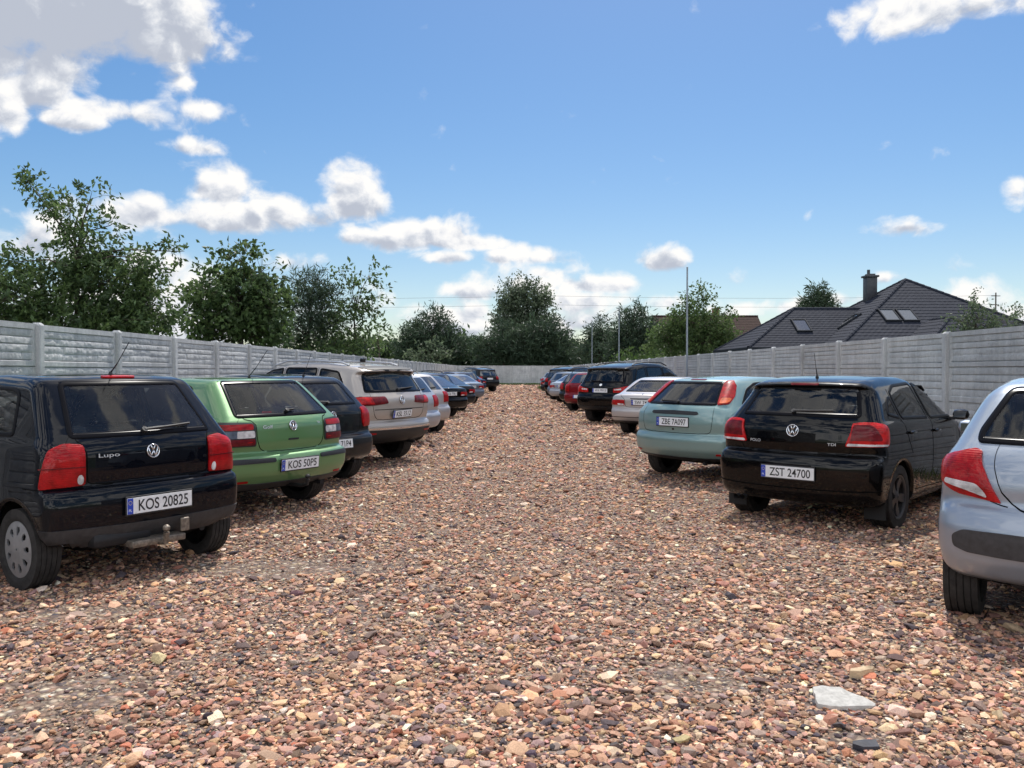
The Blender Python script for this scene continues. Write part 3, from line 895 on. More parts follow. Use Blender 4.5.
build_car('parked_car', 'green metallic three-door hatchback between the two black cars on the left', 'car', pose(-2.856, 9.115, -57.5), c, P_GREEN, GROUP_L,
    rear=[(.645, 1.025), (.52, 1.395), (-.52, 1.395), (-.645, 1.025)],
    sides=[[(-.02, 1.05), (.10, 1.33), (.22, 1.36), (.80, 1.37), (.80, 1.01)], [(.88, 1.005), (.90, 1.37), (1.30, 1.345), (1.95, 1.04), (1.92, .985)]],
    front=[(0.600, 1.02), (0.490, 1.33), (-0.490, 1.33), (-0.600, 1.02)],
    lamps=[dict(poly=[(.475, -.6, .738), (.475, -.6, .95), (.50, -.6, .972), (.80, -.45, .985), (.845, -.36, .90), (.845, -.36, .745)], mat=M_BLACKPL, bulge=.004,
        subs=[('brake_lens', band(c, .905, .958, .50, .80, -.45), M_RED), ('reverse_lens', band(c, .825, .895, .49, .66, -.58), M_CLEAR), ('smoked_lens', band(c, .825, .895, .67, .83, -.38), M_SMOKE),
              ('lower_lens', band(c, .752, .815, .49, .83, -.38), M_DRED), ('fog_lens', band(c, .760, .800, .50, .58, -.6), M_BRED)])],
    tail=[(.0, .672), (.36, .675), (.425, .71), (.46, .80), (.462, .99), (.64, 1.03), (.57, 1.39)],
    gaps=[('side', [(.845, 1.37), (.83, .9), (.85, .45), (.92, .33)]), ('wrap', [(.80, .985), (.74, 1.1), (.63, 1.39)], .007), ('sideR', [(.845, 1.37), (.83, .9), (.85, .45), (.92, .33)])],
    wheels='steel', plate_at=.53, plate_txt='KOS 50P5', emb=(.925, .055), texts=[('Golf', .33, .925, .13, .035), ('TDI', -.38, .94, .06, .02)], wip=(.0, 1.07, -.10, 1.075), ant=(.02, .0, .42, -.70),
    trims=[('bumper_strip', 'wrap', [(.31, .572), (.31, .612), (.7, .62), (1.2, .625), (1.2, .575), (.7, .572)], M_BLACKPL, .010),
           ('bumper_strip', 'wrap', mir([(.31, .572), (.31, .612), (.7, .62), (1.2, .625), (1.2, .575), (.7, .572)]), M_BLACKPL, .010),
           ('bumper_skirt', 'wrap', [(.95, .29), (.9, .375), (.5, .36), (0, .355), (-.5, .36), (-.9, .375), (-.95, .29), (0, .28)], M_GREYPL, .006)],
    mirrors=(1.82, 1.0), handles=[(.98, .88)], extra=golf_extra)

# ---- 3 dark small hatch
c = mk_hatch_small()
build_car('parked_car', 'dusty black hatchback half hidden between the green car and the beige SUV', 'car', pose(-2.759, 11.126, -55.7), c, P_BLACK2, GROUP_L,
    rear=[(.56, 1.05), (.45, 1.36), (-.45, 1.36), (-.56, 1.05)], sides=hatch_windows(2.46, .985, 1.385, -.04),
    front=[(0.560, 1.02), (0.460, 1.35), (-0.460, 1.35), (-0.560, 1.02)],
    lamps=[dict(poly=[(.60, -.50, .74), (.56, -.52, .88), (.60, -.5, 1.0), (.70, -.40, 1.02), (.79, -.26, .90), (.79, -.26, .76)], mat=M_RED, bulge=.012)],
    tail=[(.0, .672), (.44, .675), (.52, .72), (.53, .99), (.58, 1.04), (.52, 1.36)], gaps=True,
    wheels='steel', plate_at=.545, plate_txt='KOS 71P4', emb=(.92, .052), wip=(.02, 1.075, .36, 1.10), ant=(.02, .0, .34, -.45), mirrors=(1.75, 1.0))

# ---- 4 beige SUV
c = Car(hw=.92, wb=2.68, wr=.345, tw=.225, k=.08, bow=.15, zmax=.75, prof=[(-.6, .35), (-.77, .42), (-.855, .52), (-.87, .63), (-.84, .69), (-.79, .71), (-.83, .83), (-.835, 1.05), (-.77, 1.14), (-.55, 1.46), (-.66, 1.505), (-.60, 1.545), (-.42, 1.585),
        (.2, 1.645), (.9, 1.645), (1.45, 1.55), (2.25, 1.10), (3.05, 1.0), (3.4, .82), (3.58, .6), (3.53, .36), (3.3, .26), (-.2, .27)], belt=1.08, roofw=.74)
def tig_extra(root, car):
    for sg in (1, -1):
        pts = [(x, sg * .60, z) for x, z in ((-.25, 1.59), (-.10, 1.635), (.5, 1.67), (1.1, 1.665), (1.4, 1.59))]
        b = MB(); b.tube(pts, .016, 8); b.build('roof_rail', M_ALLOY, root, smooth='auto')
    car.panel('spoiler', 'top', [(-.64, .0), (-.615, .40), (-.57, .555), (-.42, .56), (-.42, -.56), (-.57, -.555), (-.615, -.40)], M_BLACKPL, root, off=.008, skirt=.012)
    b = MB(); b.box((.0, 0, 1.675), (.11, .03, .07), bev=.012); b.build('shark_fin_antenna', P_BLACK, root, smooth='auto')
build_car('parked_suv', 'beige metallic SUV with a black rear spoiler on the left', 'suv', pose(-2.443, 13.753, -58.6), c, P_BEIGE, GROUP_L,
    rear=[(.72, 1.16), (.60, 1.48), (-.60, 1.48), (-.72, 1.16)],
    sides=[[(-.36, 1.20), (-.14, 1.50), (.26, 1.55), (.26, 1.14)], [(.32, 1.135), (.32, 1.555), (1.02, 1.56), (1.02, 1.11)], [(1.08, 1.105), (1.08, 1.56), (1.45, 1.51), (2.1, 1.14), (2.06, 1.085)]],
    front=[(0.640, 1.14), (0.520, 1.52), (-0.520, 1.52), (-0.640, 1.14)], gl=M_GLASS2,
    lamps=[dict(poly=[(.33, .99), (.37, 1.095), (c.sarc(.8, -.66), 1.10), (c.sarc(.89, -.5), 1.075), (c.sarc(.85, -.62), .96), (.62, .965)], mat=M_DRED, bulge=.008,
        subs=[('brake_lens', [(.62, .985), (.70, 1.08), (c.sarc(.80, -.66), 1.085), (c.sarc(.88, -.52), 1.065), (c.sarc(.84, -.62), .985)], M_BRED)])],
    tail=[(.0, .735), (.52, .735), (.60, .80), (.66, .96), (.68, 1.13), (.62, 1.46)],
    gaps=[('side', [(1.05, 1.56), (1.05, .9), (1.0, .42)]), ('side', [(.30, 1.55), (.28, 1.0), (.42, .62)]), ('wrap', [(-.60, .895), (.60, .895)], .01)],
    wheels='alloy5', plate_at=.82, plate_txt='KSL 3512', emb=(1.035, .065), wip=(.0, 1.20, -.42, 1.225),
    trims=[('bumper_lower', 'wrap', [(1.35, .34), (1.3, .58), (.6, .575), (0, .57), (-.6, .575), (-1.3, .58), (-1.35, .34), (-.6, .36), (.6, .36)], M_BLACKPL, .008),
           ('chrome_strip', 'wrap', [(1.0, .59), (1.0, .615), (0, .605), (-1.0, .615), (-1.0, .59), (0, .58)], M_CHROME, .010),
           ('rear_reflector', 'wrap', [(.6, .515), (.6, .54), (.95, .545), (.95, .52)], M_RED, .013), ('rear_reflector', 'wrap', mir([(.6, .515), (.6, .54), (.95, .545), (.95, .52)]), M_RED, .013),
           ('spoiler_edge', 'wrap', [(.62, 1.485), (.60, 1.56), (0, 1.58), (-.60, 1.56), (-.62, 1.485), (0, 1.49)], M_BLACKPL, .006)],
    mirrors=(1.95, 1.10), handles=[(.5, 1.0), (1.2, .98)], extra=tig_extra)

# ---- 5 black hatchback, right
c = Car(hw=.841, wb=2.47, wr=.305, tw=.21, k=.095, bow=.155, prof=[(-.45, .22), (-.60, .24), (-.68, .32), (-.705, .46), (-.705, .62), (-.675, .685), (-.64, .705), (-.585, .712), (-.605, .80), (-.59, .97), (-.535, 1.05), (-.265, 1.325), (-.33, 1.365), (-.27, 1.395), (-.1, 1.425),
        (.35, 1.455), (.9, 1.45), (1.3, 1.38), (2.05, 1.0), (2.8, .87), (3.1, .7), (3.24, .5), (3.2, .24), (2.9, .18), (-.2, .19)], belt=.985, roofw=.695, arch=.045)
def polo_extra(root, car):
    for sg in (1, -1):
        b = MB(); b.box((-.35, sg * (.841 - .15), .21), (.012, .20, .20), bev=.004); b.build('mud_flap', M_MUD, root)
    car.panel('high_brake_light', 'wrap', [(.14, 1.362), (.14, 1.378), (-.14, 1.378), (-.14, 1.362)], M_DRED, root, off=.006, rnd=1)
    b = MB(); b.lathe([(-.01, .026), (.05, .026), (.05, .020), (-.01, .020)], 14, 'x', (-.70, .46, .25)); b.lathe([(-.01, .026), (.05, .026), (.05, .020), (-.01, .020)], 14, 'x', (-.70, .53, .25)); b.build('exhaust_tips', M_STEEL, root, smooth='auto')
PL = [(.485, -.6, .795), (.545, -.58, 1.005), (.74, -.44, 1.02), (.80, -.33, .99), (.80, -.33, .83), (.775, -.38, .80)]
build_car('parked_car', 'black five-door hatchback with bright red tail lights and mud flaps on the right', 'car', pose(3.13, 8.43, 42.0), c, P_BLACK, GROUP_R,
    rear=[(.60, 1.06), (.505, 1.335), (-.505, 1.335), (-.60, 1.06)],
    sides=[[(-.16, 1.08), (.02, 1.24), (.13, 1.26), (.13, 1.03)], [(.17, 1.028), (.17, 1.30), (.35, 1.365), (.92, 1.385), (.96, 1.005)], [(1.04, 1.0), (1.00, 1.385), (1.35, 1.345), (1.98, 1.03), (1.95, .985)]],
    front=[(0.560, 1.03), (0.420, 1.33), (-0.420, 1.33), (-0.560, 1.03)], gl=M_GLASS2,
    lamps=[dict(poly=PL, mat=M_BRED, bulge=.010, subs=[('brake_lens', [(.53, -.6, .85), (.565, -.58, .985), (.715, -.47, .99), (.735, -.44, .855)], M_DRED), ('reverse_lens', [(.50, -.6, .802), (.51, -.6, .825), (.775, -.385, .822), (.76, -.40, .806)], M_CLEAR)])],
    tail=[(.0, .725), (.46, .72), (.54, .735), (.57, .79), (.60, .80), (.61, 1.02), (.62, 1.05), (.56, 1.335)],
    gaps=[('sideR', [(.99, 1.385), (1.0, .9), (.95, .42)]), ('sideR', [(.14, 1.32), (.12, 1.0), (.30, .70)]), ('sideR', [(2.0, .98), (2.03, .7), (1.96, .33)]), ('sideR', [(.42, .33), (1.95, .30)]),
          ('side', [(.99, 1.385), (1.0, .9), (.95, .42)]), ('wrap', [(.80, .745), (.55, .72)], .006), ('wrap', [(-.80, .745), (-.55, .72)], .006), ('wrap', [(-.9, .40), (-.55, .385), (.55, .385), (.9, .40)], .012)],
    wheels='alloy5', plate_at=.53, plate_txt='ZST 24700', emb=(.925, .06), texts=[('POLO', .385, .815, .11, .028), ('TDI', -.37, .81, .075, .026)], wip=(.03, 1.095, -.34, 1.105), ant=(.0, .0, .26, -.30),
    mirrors=(1.78, 1.0), handles=[(.30, .90), (1.12, .88)], extra=polo_extra)

# ---- 6 teal hatchback
c = Car(hw=.85, wb=2.615, wr=.30, k=.105, bow=.19, prof=[(-.5, .28), (-.65, .33), (-.74, .43), (-.755, .58), (-.725, .635), (-.695, .65), (-.715, .80), (-.70, .94), (-.64, 1.03), (-.24, 1.345), (-.12, 1.395),
        (.4, 1.43), (1.0, 1.425), (1.45, 1.35), (2.25, .97), (2.95, .85), (3.25, .68), (3.38, .5), (3.33, .25), (3.0, .2), (-.2, .21)], belt=.98, roofw=.70, crown=.05)
def foc_extra(root, car):
    car.panel('boot_lock', 'wrap', [(.018, .700), (.018, .725), (-.018, .725), (-.018, .700)], M_BLACKPL, root, off=.005)
    car.panel('bumper_reflector', 'wrap', mir([(.72, .385), (.72, .41), (1.0, .415), (1.0, .39)]), M_RED, root, off=.006, rnd=1)
    car.panel('bumper_reflector', 'wrap', [(.72, .385), (.72, .41), (1.0, .415), (1.0, .39)], M_RED, root, off=.006, rnd=1)
    car.panel('high_brake_light', 'rear', [(.13, 1.372), (.13, 1.386), (-.13, 1.386), (-.13, 1.372)], M_DRED, root, off=.006, rnd=1)
FT = [(.60, 1.05), (.655, 1.06), (.60, 1.18), (.50, 1.375), (.47, 1.36), (.44, 1.34)]
foc = build_car('parked_car', 'pale teal hatchback with tall red tail lights beside its rear window, on the right', 'car', pose(2.764, 11.688, 51.0), c, P_TEAL, GROUP_R,
    rear=[(.592, 1.04), (.45, 1.355), (-.45, 1.355), (-.592, 1.04)],
    sides=[[(-.22, 1.05), (.02, 1.26), (.25, 1.34), (.80, 1.36), (.80, 1.01)], [(.88, 1.005), (.90, 1.365), (1.30, 1.345), (2.0, 1.02), (1.97, .98)]],
    front=[(0.600, 1.02), (0.490, 1.33), (-0.490, 1.33), (-0.600, 1.02)], gl=M_GLASS2,
    lamps=[],
    tail=[(.0, .662), (.50, .665), (.60, .70), (.64, .85), (.66, 1.02)],
    gaps=[('side', [(.845, 1.36), (.83, .9), (.85, .45), (.92, .33)]), ('sideR', [(.845, 1.36), (.83, .9), (.85, .45), (.92, .33)])],
    wheels='steel', plate_at=.812, plate_txt='ZBE 7A097', wip=(.0, 1.07, .30, 1.075), ant=None,
    trims=[('boot_handle_strip', 'wrap', [(.40, .925), (.38, .955), (0, .965), (-.38, .955), (-.40, .925), (-.36, .912), (.36, .912)], M_BLACKPL, .010),
           ('bumper_skirt', 'wrap', [(.95, .29), (.9, .35), (.5, .34), (0, .335), (-.5, .34), (-.9, .35), (-.95, .29), (0, .28)], M_BLACKPL, .006)],
    mirrors=(1.9, .99), handles=[(.98, .87)], extra=foc_extra)
for sg in (1, -1):
    pl = [(.585, 1.045), (.705, 1.06), (.68, 1.16), (.605, 1.30), (.53, 1.365), (.445, 1.36)]
    base = c.panel('tail_light', 'rear', pl if sg > 0 else mir(pl), M_RED, foc, off=.012, skirt=.02, bulge=.008)
    sub = [(.60, 1.055), (.69, 1.068), (.68, 1.13), (.58, 1.13)]
    c.panel('indicator_lens', 'rear', sub if sg > 0 else mir(sub), M_ORANGE, base, off=.0225, skirt=.004, rnd=1)

# ---- 7 silver hatchback cut by the right edge
c = Car(hw=.865, wb=2.54, wr=.30, tw=.195, k=.12, bow=.20, prof=[(-.45, .28), (-.58, .33), (-.66, .44), (-.68, .60), (-.64, .70), (-.575, .75), (-.585, .85), (-.56, .97), (-.50, 1.065), (-.16, 1.39), (-.04, 1.44),
        (.4, 1.475), (1.0, 1.465), (1.45, 1.38), (2.3, .98), (2.9, .86), (3.2, .65), (3.34, .48), (3.28, .25), (3.0, .2), (-.2, .22)], belt=1.0, roofw=.70, crown=.05, w0=.50, Rw=.32)
def p207_extra(root, car):
    pass
build_car('parked_car', 'silver-blue hatchback cut off by the right edge of the picture', 'car', pose(3.463, 4.752, 35.4), c, P_SILVER, GROUP_R,
    rear=[(.64, 1.08), (.635, 1.15), (.49, 1.405), (-.49, 1.405), (-.635, 1.15), (-.64, 1.08)],
    sides=[[(-.05, 1.10), (.10, 1.30), (.25, 1.37), (.92, 1.395), (.96, 1.03)], [(1.04, 1.025), (1.02, 1.395), (1.35, 1.36), (2.05, 1.04), (2.02, .995)]],
    front=[(0.600, 1.03), (0.490, 1.36), (-0.490, 1.36), (-0.600, 1.03)],
    lamps=[dict(poly=[(.50, -.56, .755), (.62, -.54, .93), (.70, -.48, 1.035), (c.sarc(.78, -.42), 1.05), (c.sarc(.855, -.25), .97), (c.sarc(.84, -.32), .86), (c.sarc(.74, -.46), .79)], mat=M_RED, bulge=.012,
        subs=[('reverse_lens', [(.635, .785), (.66, .815), (.74, .855), (c.sarc(.80, -.40), .872), (c.sarc(.80, -.40), .845), (.72, .80)], M_CLEAR), ('indicator_lens', [(.72, .82), (.71, .835), (.74, .85), (.76, .835)], M_ORANGE)])],
    tail=[(.0, .70), (.32, .705), (.43, .74), (.52, .84), (.60, .97), (.64, 1.07), (.54, 1.385)],
    gaps=[('side', [(.99, 1.39), (1.0, .9), (.95, .42)]), ('wrap', [(.62, .765), (.47, .742)], .006)],
    wheels='steel', plate_at=.84, plate_txt='ZK 4827F', emb=(1.0, .05, 'plain'), wip=(.02, 1.12, -.3, 1.13),
    trims=[('bumper_strip', 'wrap', [(.80, .50), (.80, .565), (.74, .60), (.5, .605), (0, .605), (-.5, .605), (-.74, .60), (-.80, .565), (-.80, .50), (-.72, .475), (-.5, .47), (0, .465), (.5, .47), (.72, .475)], M_GREYPL, .012)],
    mirrors=(1.84, 1.02), handles=[(.3, .92), (1.15, .90)], ant=(.1, 0, .3, -.2))

# ---- 8 silver coupe, right
SED = [(-.7, .28), (-.92, .33), (-.99, .44), (-1.0, .57), (-.97, .62), (-.935, .64), (-.955, .84), (-.91, .955), (-.58, 1.005), (.03, 1.29), (.32, 1.35),
        (.9, 1.37), (1.3, 1.33), (2.1, .96), (2.9, .85), (3.25, .7), (3.45, .5), (3.4, .25), (3.1, .2), (-.3, .21)]
def mk_sedan(**k): return Car(**{**dict(hw=.875, wb=2.72, wr=.31, tw=.21, bow=.14, prof=SED, belt=.94, roofw=.72, res=.030), **k})
SED_REAR = [(.62, 1.01), (.47, 1.28), (-.47, 1.28), (-.62, 1.01)]
SED_SIDES = [[(.0, 1.0), (.22, 1.22), (.45, 1.28), (.85, 1.29), (.85, .975)], [(.92, .97), (.92, 1.29), (1.3, 1.27), (2.0, .98), (1.97, .95)]]
SED_LAMP = dict(poly=[(.45, .70), (.45, .825), (.72, .83), (1.00, .815), (1.00, .71)], mat=M_RED, bulge=.006, subs=[('reverse_lens', [(.47, .71), (.47, .74), (.68, .745), (.68, .715)], M_CLEAR)])
c = mk_sedan(res=.026)
build_car('parked_car', 'warm silver coupe with a low boot, half hidden by the teal car', 'car', pose(3.534, 19.854, 31.3), c, P_WSILVER, GROUP_R,
    rear=SED_REAR, sides=SED_SIDES, front=[(0.600, .99), (0.480, 1.3), (-0.480, 1.3), (-0.600, .99)],
    lamps=[SED_LAMP], tail=[(.0, .655), (.40, .66), (.435, .70), (.435, .83), (.60, .95)], wheels='alloy5', plate_at=.775, plate_txt='SW 7412', emb=(.945, .04, 'plain'),
    trims=[('boot_handle_strip', 'wrap', [(.30, .85), (.30, .868), (-.30, .868), (-.30, .85)], M_BLACKPL, .010), ('bumper_skirt', 'wrap', [(.95, .29), (.92, .345), (0, .335), (-.92, .345), (-.95, .29), (0, .28)], M_BLACKPL, .006),
           ('bumper_groove', 'wrap', [(1.1, .425), (1.1, .437), (0, .43), (-1.1, .437), (-1.1, .425), (0, .418)], M_GAP, .003)],
    mirrors=(1.9, .96))

# ---- 9 black SUV, right
def mk_bigsuv(**k): return Car(**{**dict(hw=.965, wb=2.93, wr=.37, tw=.255, bow=.15, zmax=.8, res=.030, prof=[(-.6, .36), (-.85, .43), (-.925, .54), (-.935, .74), (-.89, .82), (-.865, .86), (-.865, 1.06), (-.79, 1.15), (-.56, 1.52), (-.68, 1.565), (-.62, 1.605), (-.4, 1.655),
        (.3, 1.735), (1.1, 1.73), (1.65, 1.62), (2.55, 1.14), (3.4, 1.02), (3.75, .85), (3.9, .6), (3.85, .36), (3.4, .28), (-.2, .29)], belt=1.10, roofw=.74), **k})
def x5_extra(root, car):
    for sg in (1, -1):
        b = MB(); b.tube([(x, sg * .64, z) for x, z in ((-.2, 1.66), (-.05, 1.71), (.6, 1.76), (1.3, 1.75), (1.6, 1.66))], .017, 8); b.build('roof_rail', M_BLACKPL, root, smooth='auto')
BS_SIDES = [[(-.40, 1.22), (-.14, 1.56), (.25, 1.62), (.25, 1.16)], [(.32, 1.155), (.32, 1.625), (1.12, 1.63), (1.12, 1.13)], [(1.19, 1.125), (1.19, 1.63), (1.6, 1.58), (2.35, 1.18), (2.3, 1.105)]]
c = mk_bigsuv()
build_car('parked_suv', 'tall black SUV with roof rails and an overhanging spoiler on the right', 'suv', pose(3.15, 24.2, 42.5), c, P_BLACK, GROUP_R,
    rear=[(.70, 1.17), (.58, 1.53), (-.58, 1.53), (-.70, 1.17)], sides=BS_SIDES, front=[(0.680, 1.18), (0.560, 1.59), (-0.560, 1.59), (-0.680, 1.18)], gl=M_GLASS2,
    lamps=[dict(poly=[(.44, .89), (.44, 1.0), (.70, 1.035), (c.sarc(.95, -.6), 1.09), (c.sarc(.965, -.5), 1.0), (c.sarc(.93, -.7), .90)], mat=M_BRED, bulge=.008, subs=[('reverse_lens', [(.47, .955), (.47, .99), (.72, 1.01), (.72, .965)], M_CLEAR)])],
    tail=[(.0, .79), (.55, .79), (.66, .86), (.70, 1.0), (.72, 1.14), (.66, 1.52)], gaps=[('sideR', [(1.155, 1.63), (1.15, .9), (1.10, .45)])],
    wheels='alloy10', plate_at=.945, plate_txt='WX 9513J', emb=(1.10, .045, 'plain'), wip=(.0, 1.20, .4, 1.22), mirrors=(2.2, 1.13), extra=x5_extra,
    trims=[('bumper_lower', 'wrap', [(1.1, .38), (1.1, .50), (0, .49), (-1.1, .50), (-1.1, .38), (0, .40)], M_BLACKPL, .008)])

# ---- farther cars: opaque dark panes, coarser bodies, every one with its own parts
FAR_REAR = [(.56, 1.05), (.45, 1.36), (-.45, 1.36), (-.56, 1.05)]
def far_hatch(label, ps, pm, grp, txt=None, lampm=None, wh='steel', ptz=.55, suv=False, cat='car'):
    if suv:
        c = mk_bigsuv(res=.045)
        return build_car('parked_suv', label, 'suv', ps, c, pm, grp, hero=False, rear=[(.70, 1.17), (.58, 1.53), (-.58, 1.53), (-.70, 1.17)], sides=BS_SIDES, front=[(0.680, 1.18), (0.560, 1.59), (-0.560, 1.59), (-0.680, 1.18)],
            lamps=[dict(poly=[(.60, .90), (.60, 1.10), (.95, 1.10), (.98, .9)], mat=lampm or M_RED)], wheels=wh, plate_at=.95, plate_txt=txt, mirrors=(2.2, 1.13), extra=x5_extra)
    c = Car(**{**mk_hatch_small().__dict__, 'res': .04}) if False else mk_hatch_small(); c.res = .042
    return build_car('parked_car', label, cat, ps, c, pm, grp, hero=False, rear=FAR_REAR, sides=hatch_windows(2.46, .985, 1.385, -.04), front=[(0.560, 1.02), (0.460, 1.35), (-0.460, 1.35), (-0.560, 1.02)],
        lamps=[dict(poly=[(.56, .74), (.56, 1.0), (c.sarc(.76, -.38), 1.0), (c.sarc(.80, -.3), .76)], mat=lampm or M_RED)], wheels=wh, plate_at=ptz, plate_txt=txt, emb=(.92, .05, 'plain'), wip=(.02, 1.075, -.36, 1.10), mirrors=(1.75, 1.0))
def far_sedan(label, ps, pm, grp, txt=None, wh='alloy5'):
    c = mk_sedan(res=.042)
    return build_car('parked_car', label, 'car', ps, c, pm, grp, hero=False, rear=SED_REAR, sides=SED_SIDES, front=[(0.600, .99), (0.480, 1.3), (-0.480, 1.3), (-0.600, .99)], lamps=[SED_LAMP], wheels=wh, plate_at=.775, plate_txt=txt, mirrors=(1.9, .96), emb=(.945, .04, 'plain'))
WAG = [(-.55, .28), (-.82, .34), (-.89, .46), (-.90, .58), (-.86, .64), (-.80, .66), (-.83, .82), (-.81, .96), (-.75, 1.04), (-.50, 1.36), (-.40, 1.41), (.3, 1.46), (1.0, 1.455), (1.4, 1.38), (2.15, .99), (2.95, .86), (3.25, .7), (3.4, .5), (3.35, .25), (3.1, .2), (-.3, .21)]
def far_wagon(label, ps, pm, grp, txt=None, rails=False, ptz=.80):
    c = Car(hw=.88, wb=2.68, wr=.31, tw=.2, bow=.15, prof=WAG, belt=.98, roofw=.73, res=.04)
    def ex(root, car):
        for sg in (1, -1):
            b = MB(); b.tube([(x, sg * .58, z) for x, z in ((-.2, 1.42), (-.1, 1.48), (.5, 1.51), (1.0, 1.50), (1.2, 1.42))], .015, 6); b.build('roof_rail', M_BLACKPL, root, smooth='auto')
        if rails:
            for x in (.15, .85):
                b = MB(); b.box((x, 0, 1.545), (.06, 1.25, .035), bev=.01); b.build('roof_crossbar', M_BLACKPL, root)
            b = MB(); b.box((.45, -.25, 1.60), (.35, .18, .09), bev=.03); b.build('ski_carrier', M_BLACKPL, root, smooth='auto')
    return build_car('parked_car', label, 'car', ps, c, pm, grp, hero=False, rear=[(.62, 1.06), (.50, 1.36), (-.50, 1.36), (-.62, 1.06)],
        sides=[[(-.36, 1.06), (-.12, 1.35), (.22, 1.385), (.22, 1.02)], [(.28, 1.02), (.28, 1.385), (1.0, 1.385), (1.0, 1.0)], [(1.06, .995), (1.06, 1.385), (1.4, 1.34), (2.05, 1.02), (2.0, .985)]],
        front=[(0.600, 1.02), (0.480, 1.35), (-0.480, 1.35), (-0.600, 1.02)], lamps=[dict(poly=[(.58, .75), (.56, .99), (c.sarc(.84, -.5), 1.0), (c.sarc(.86, -.42), .78)], mat=M_RED)], wheels='alloy5', plate_at=ptz, plate_txt=txt, emb=(.95, .05, 'plain'), wip=(.0, 1.09, -.4, 1.12), mirrors=(1.85, 1.0), extra=ex)

far_wagon('grey-silver estate car just beyond the beige SUV, its plate high on the tailgate', pose(-2.55, 17.3, -54), P_GSILVER, GROUP_L, 'KOS 8H21', ptz=.80)
far_hatch('warm silver hatchback with its plate low in the bumper, beyond the grey-silver estate', pose(-2.35, 20.1, -50), P_WSILVER, GROUP_L, 'KOS 4E90', ptz=.52)
far_wagon('silver estate car with black roof bars set back in the left row', pose(-4.0, 22.2, -58), P_SILVER, GROUP_L, 'ZS 2201', rails=True)
far_sedan('black saloon with a red tail light showing, beyond the two silver cars on the left', pose(-2.55, 27.0, -44), P_BLACK, GROUP_L, 'KOS 77A1')
far_sedan('dark slate saloon beyond the black saloon on the left', pose(-2.45, 31.0, -40), P_BLACK2, GROUP_L, 'KOS 6213')
far_hatch('small white hatchback with a dark rear window between two saloons in the left row', pose(-3.9, 34.3, -52), P_WHITE, GROUP_L, None)
far_sedan('blue-grey saloon with a bright reflecting boot lid, far down the left row', pose(-2.35, 38.6, -38), P_GREY, GROUP_L, 'ZK 5510')
far_hatch('dark blue hatchback beyond the blue-grey saloon in the left row', pose(-2.6, 44.5, -42), P_DBLUE, GROUP_L, None)
far_hatch('black hatchback second from the end of the left row', pose(-2.7, 51, -42), P_BLACK, GROUP_L, None)
far_hatch('tall dark SUV at the far end of the left row', pose(-1.95, 60, -36), P_BLACK2, GROUP_L, None, suv=True)

far_hatch('red hatchback peeping out beyond the black SUV on the right', pose(2.95, 31.0, 40), P_RED, GROUP_R, None)
far_hatch('black hatchback just beyond the red car in the right row', pose(3.1, 36.5, 42), P_BLACK, GROUP_R, None)
far_hatch('dark grey hatchback in the middle of the far right row', pose(2.85, 43, 42), P_GREY, GROUP_R, None)
far_sedan('black saloon between the dark grey hatchback and the silver estate on the right', pose(3.0, 50, 38), P_BLACK2, GROUP_R, None)
far_wagon('silver estate car near the end of the right row', pose(3.25, 58, 36), P_SILVER, GROUP_R, None)
far_hatch('white hatchback second from the end of the right row', pose(3.6, 66, 38), P_WHITE, GROUP_R, None)
far_hatch('dark red hatchback at the far end of the right row', pose(3.9, 74, 36), P_RED, GROUP_R, None)

# ---- more of the same kinds filling the far ends of both rows: copies of a car and of each of its parts
def dup(src, label, ps, pm, grp):
    X, Y, hd = ps
    r = src.copy(); COL.objects.link(r); r.location = (X, Y, 0); r.rotation_euler = (0, 0, PI / 2 - hd); r['label'] = label; r['group'] = grp
    def rec(a, b):
        for ch in list(a.children):
            q = ch.copy(); COL.objects.link(q); q.parent = b
            if q.type == 'MESH' and q.name.split('.')[0] in ('body', 'wing_mirror'):
                q.material_slots[0].link = 'OBJECT'; q.material_slots[0].material = pm
            rec(ch, q)
    rec(src, r); return r
SRC = {o['label'].split(',')[0][:24]: o for o in COL.objects if o.parent is None and 'label' in o.keys() and o.get('category') in ('car', 'suv')}
def src(k): return [o for l, o in SRC.items() if l.startswith(k)][0]
H, S_, W_, U_ = src('black hatchback second f'), src('black saloon with a red '), src('grey-silver estate car j'), src('tall dark SUV at the far')
dup(H, 'dark grey hatchback in the gap after the roof-bar estate, deep in the left row', pose(-3.6, 24.6, -50), P_GREY, GROUP_L)
dup(W_, 'dark blue estate car squeezed between the two dark saloons on the left', pose(-2.9, 29.1, -44), P_DBLUE, GROUP_L)
dup(S_, 'silver saloon just beyond the blue-grey saloon in the left row', pose(-2.75, 41.6, -42), P_GSILVER, GROUP_L)
dup(W_, 'black estate car after the dark blue hatchback in the left row', pose(-2.75, 47.6, -42), P_BLACK, GROUP_L)
dup(S_, 'dark blue saloon before the tall SUV closing the left row', pose(-2.75, 55.2, -42), P_DBLUE, GROUP_L)
dup(S_, 'dark saloon directly behind the tall black SUV on the right', pose(3.4, 27.6, 40), P_BLACK2, GROUP_R)
dup(W_, 'black estate car between the red hatchback and the next black one on the right', pose(3.1, 33.8, 42), P_BLACK, GROUP_R)
dup(S_, 'silver saloon between the black and dark grey hatchbacks far down the right row', pose(3.05, 39.8, 40), P_GSILVER, GROUP_R)
dup(U_, 'tall black SUV standing above the saloons far down the right row', pose(3.1, 46.6, 40), P_BLACK, GROUP_R)
dup(H, 'dark blue hatchback just before the silver estate at the end of the right row', pose(3.25, 54.2, 40), P_DBLUE, GROUP_R)
dup(H, 'black hatchback between the silver estate and the white hatchback in the right row', pose(3.4, 62.2, 40), P_BLACK, GROUP_R)
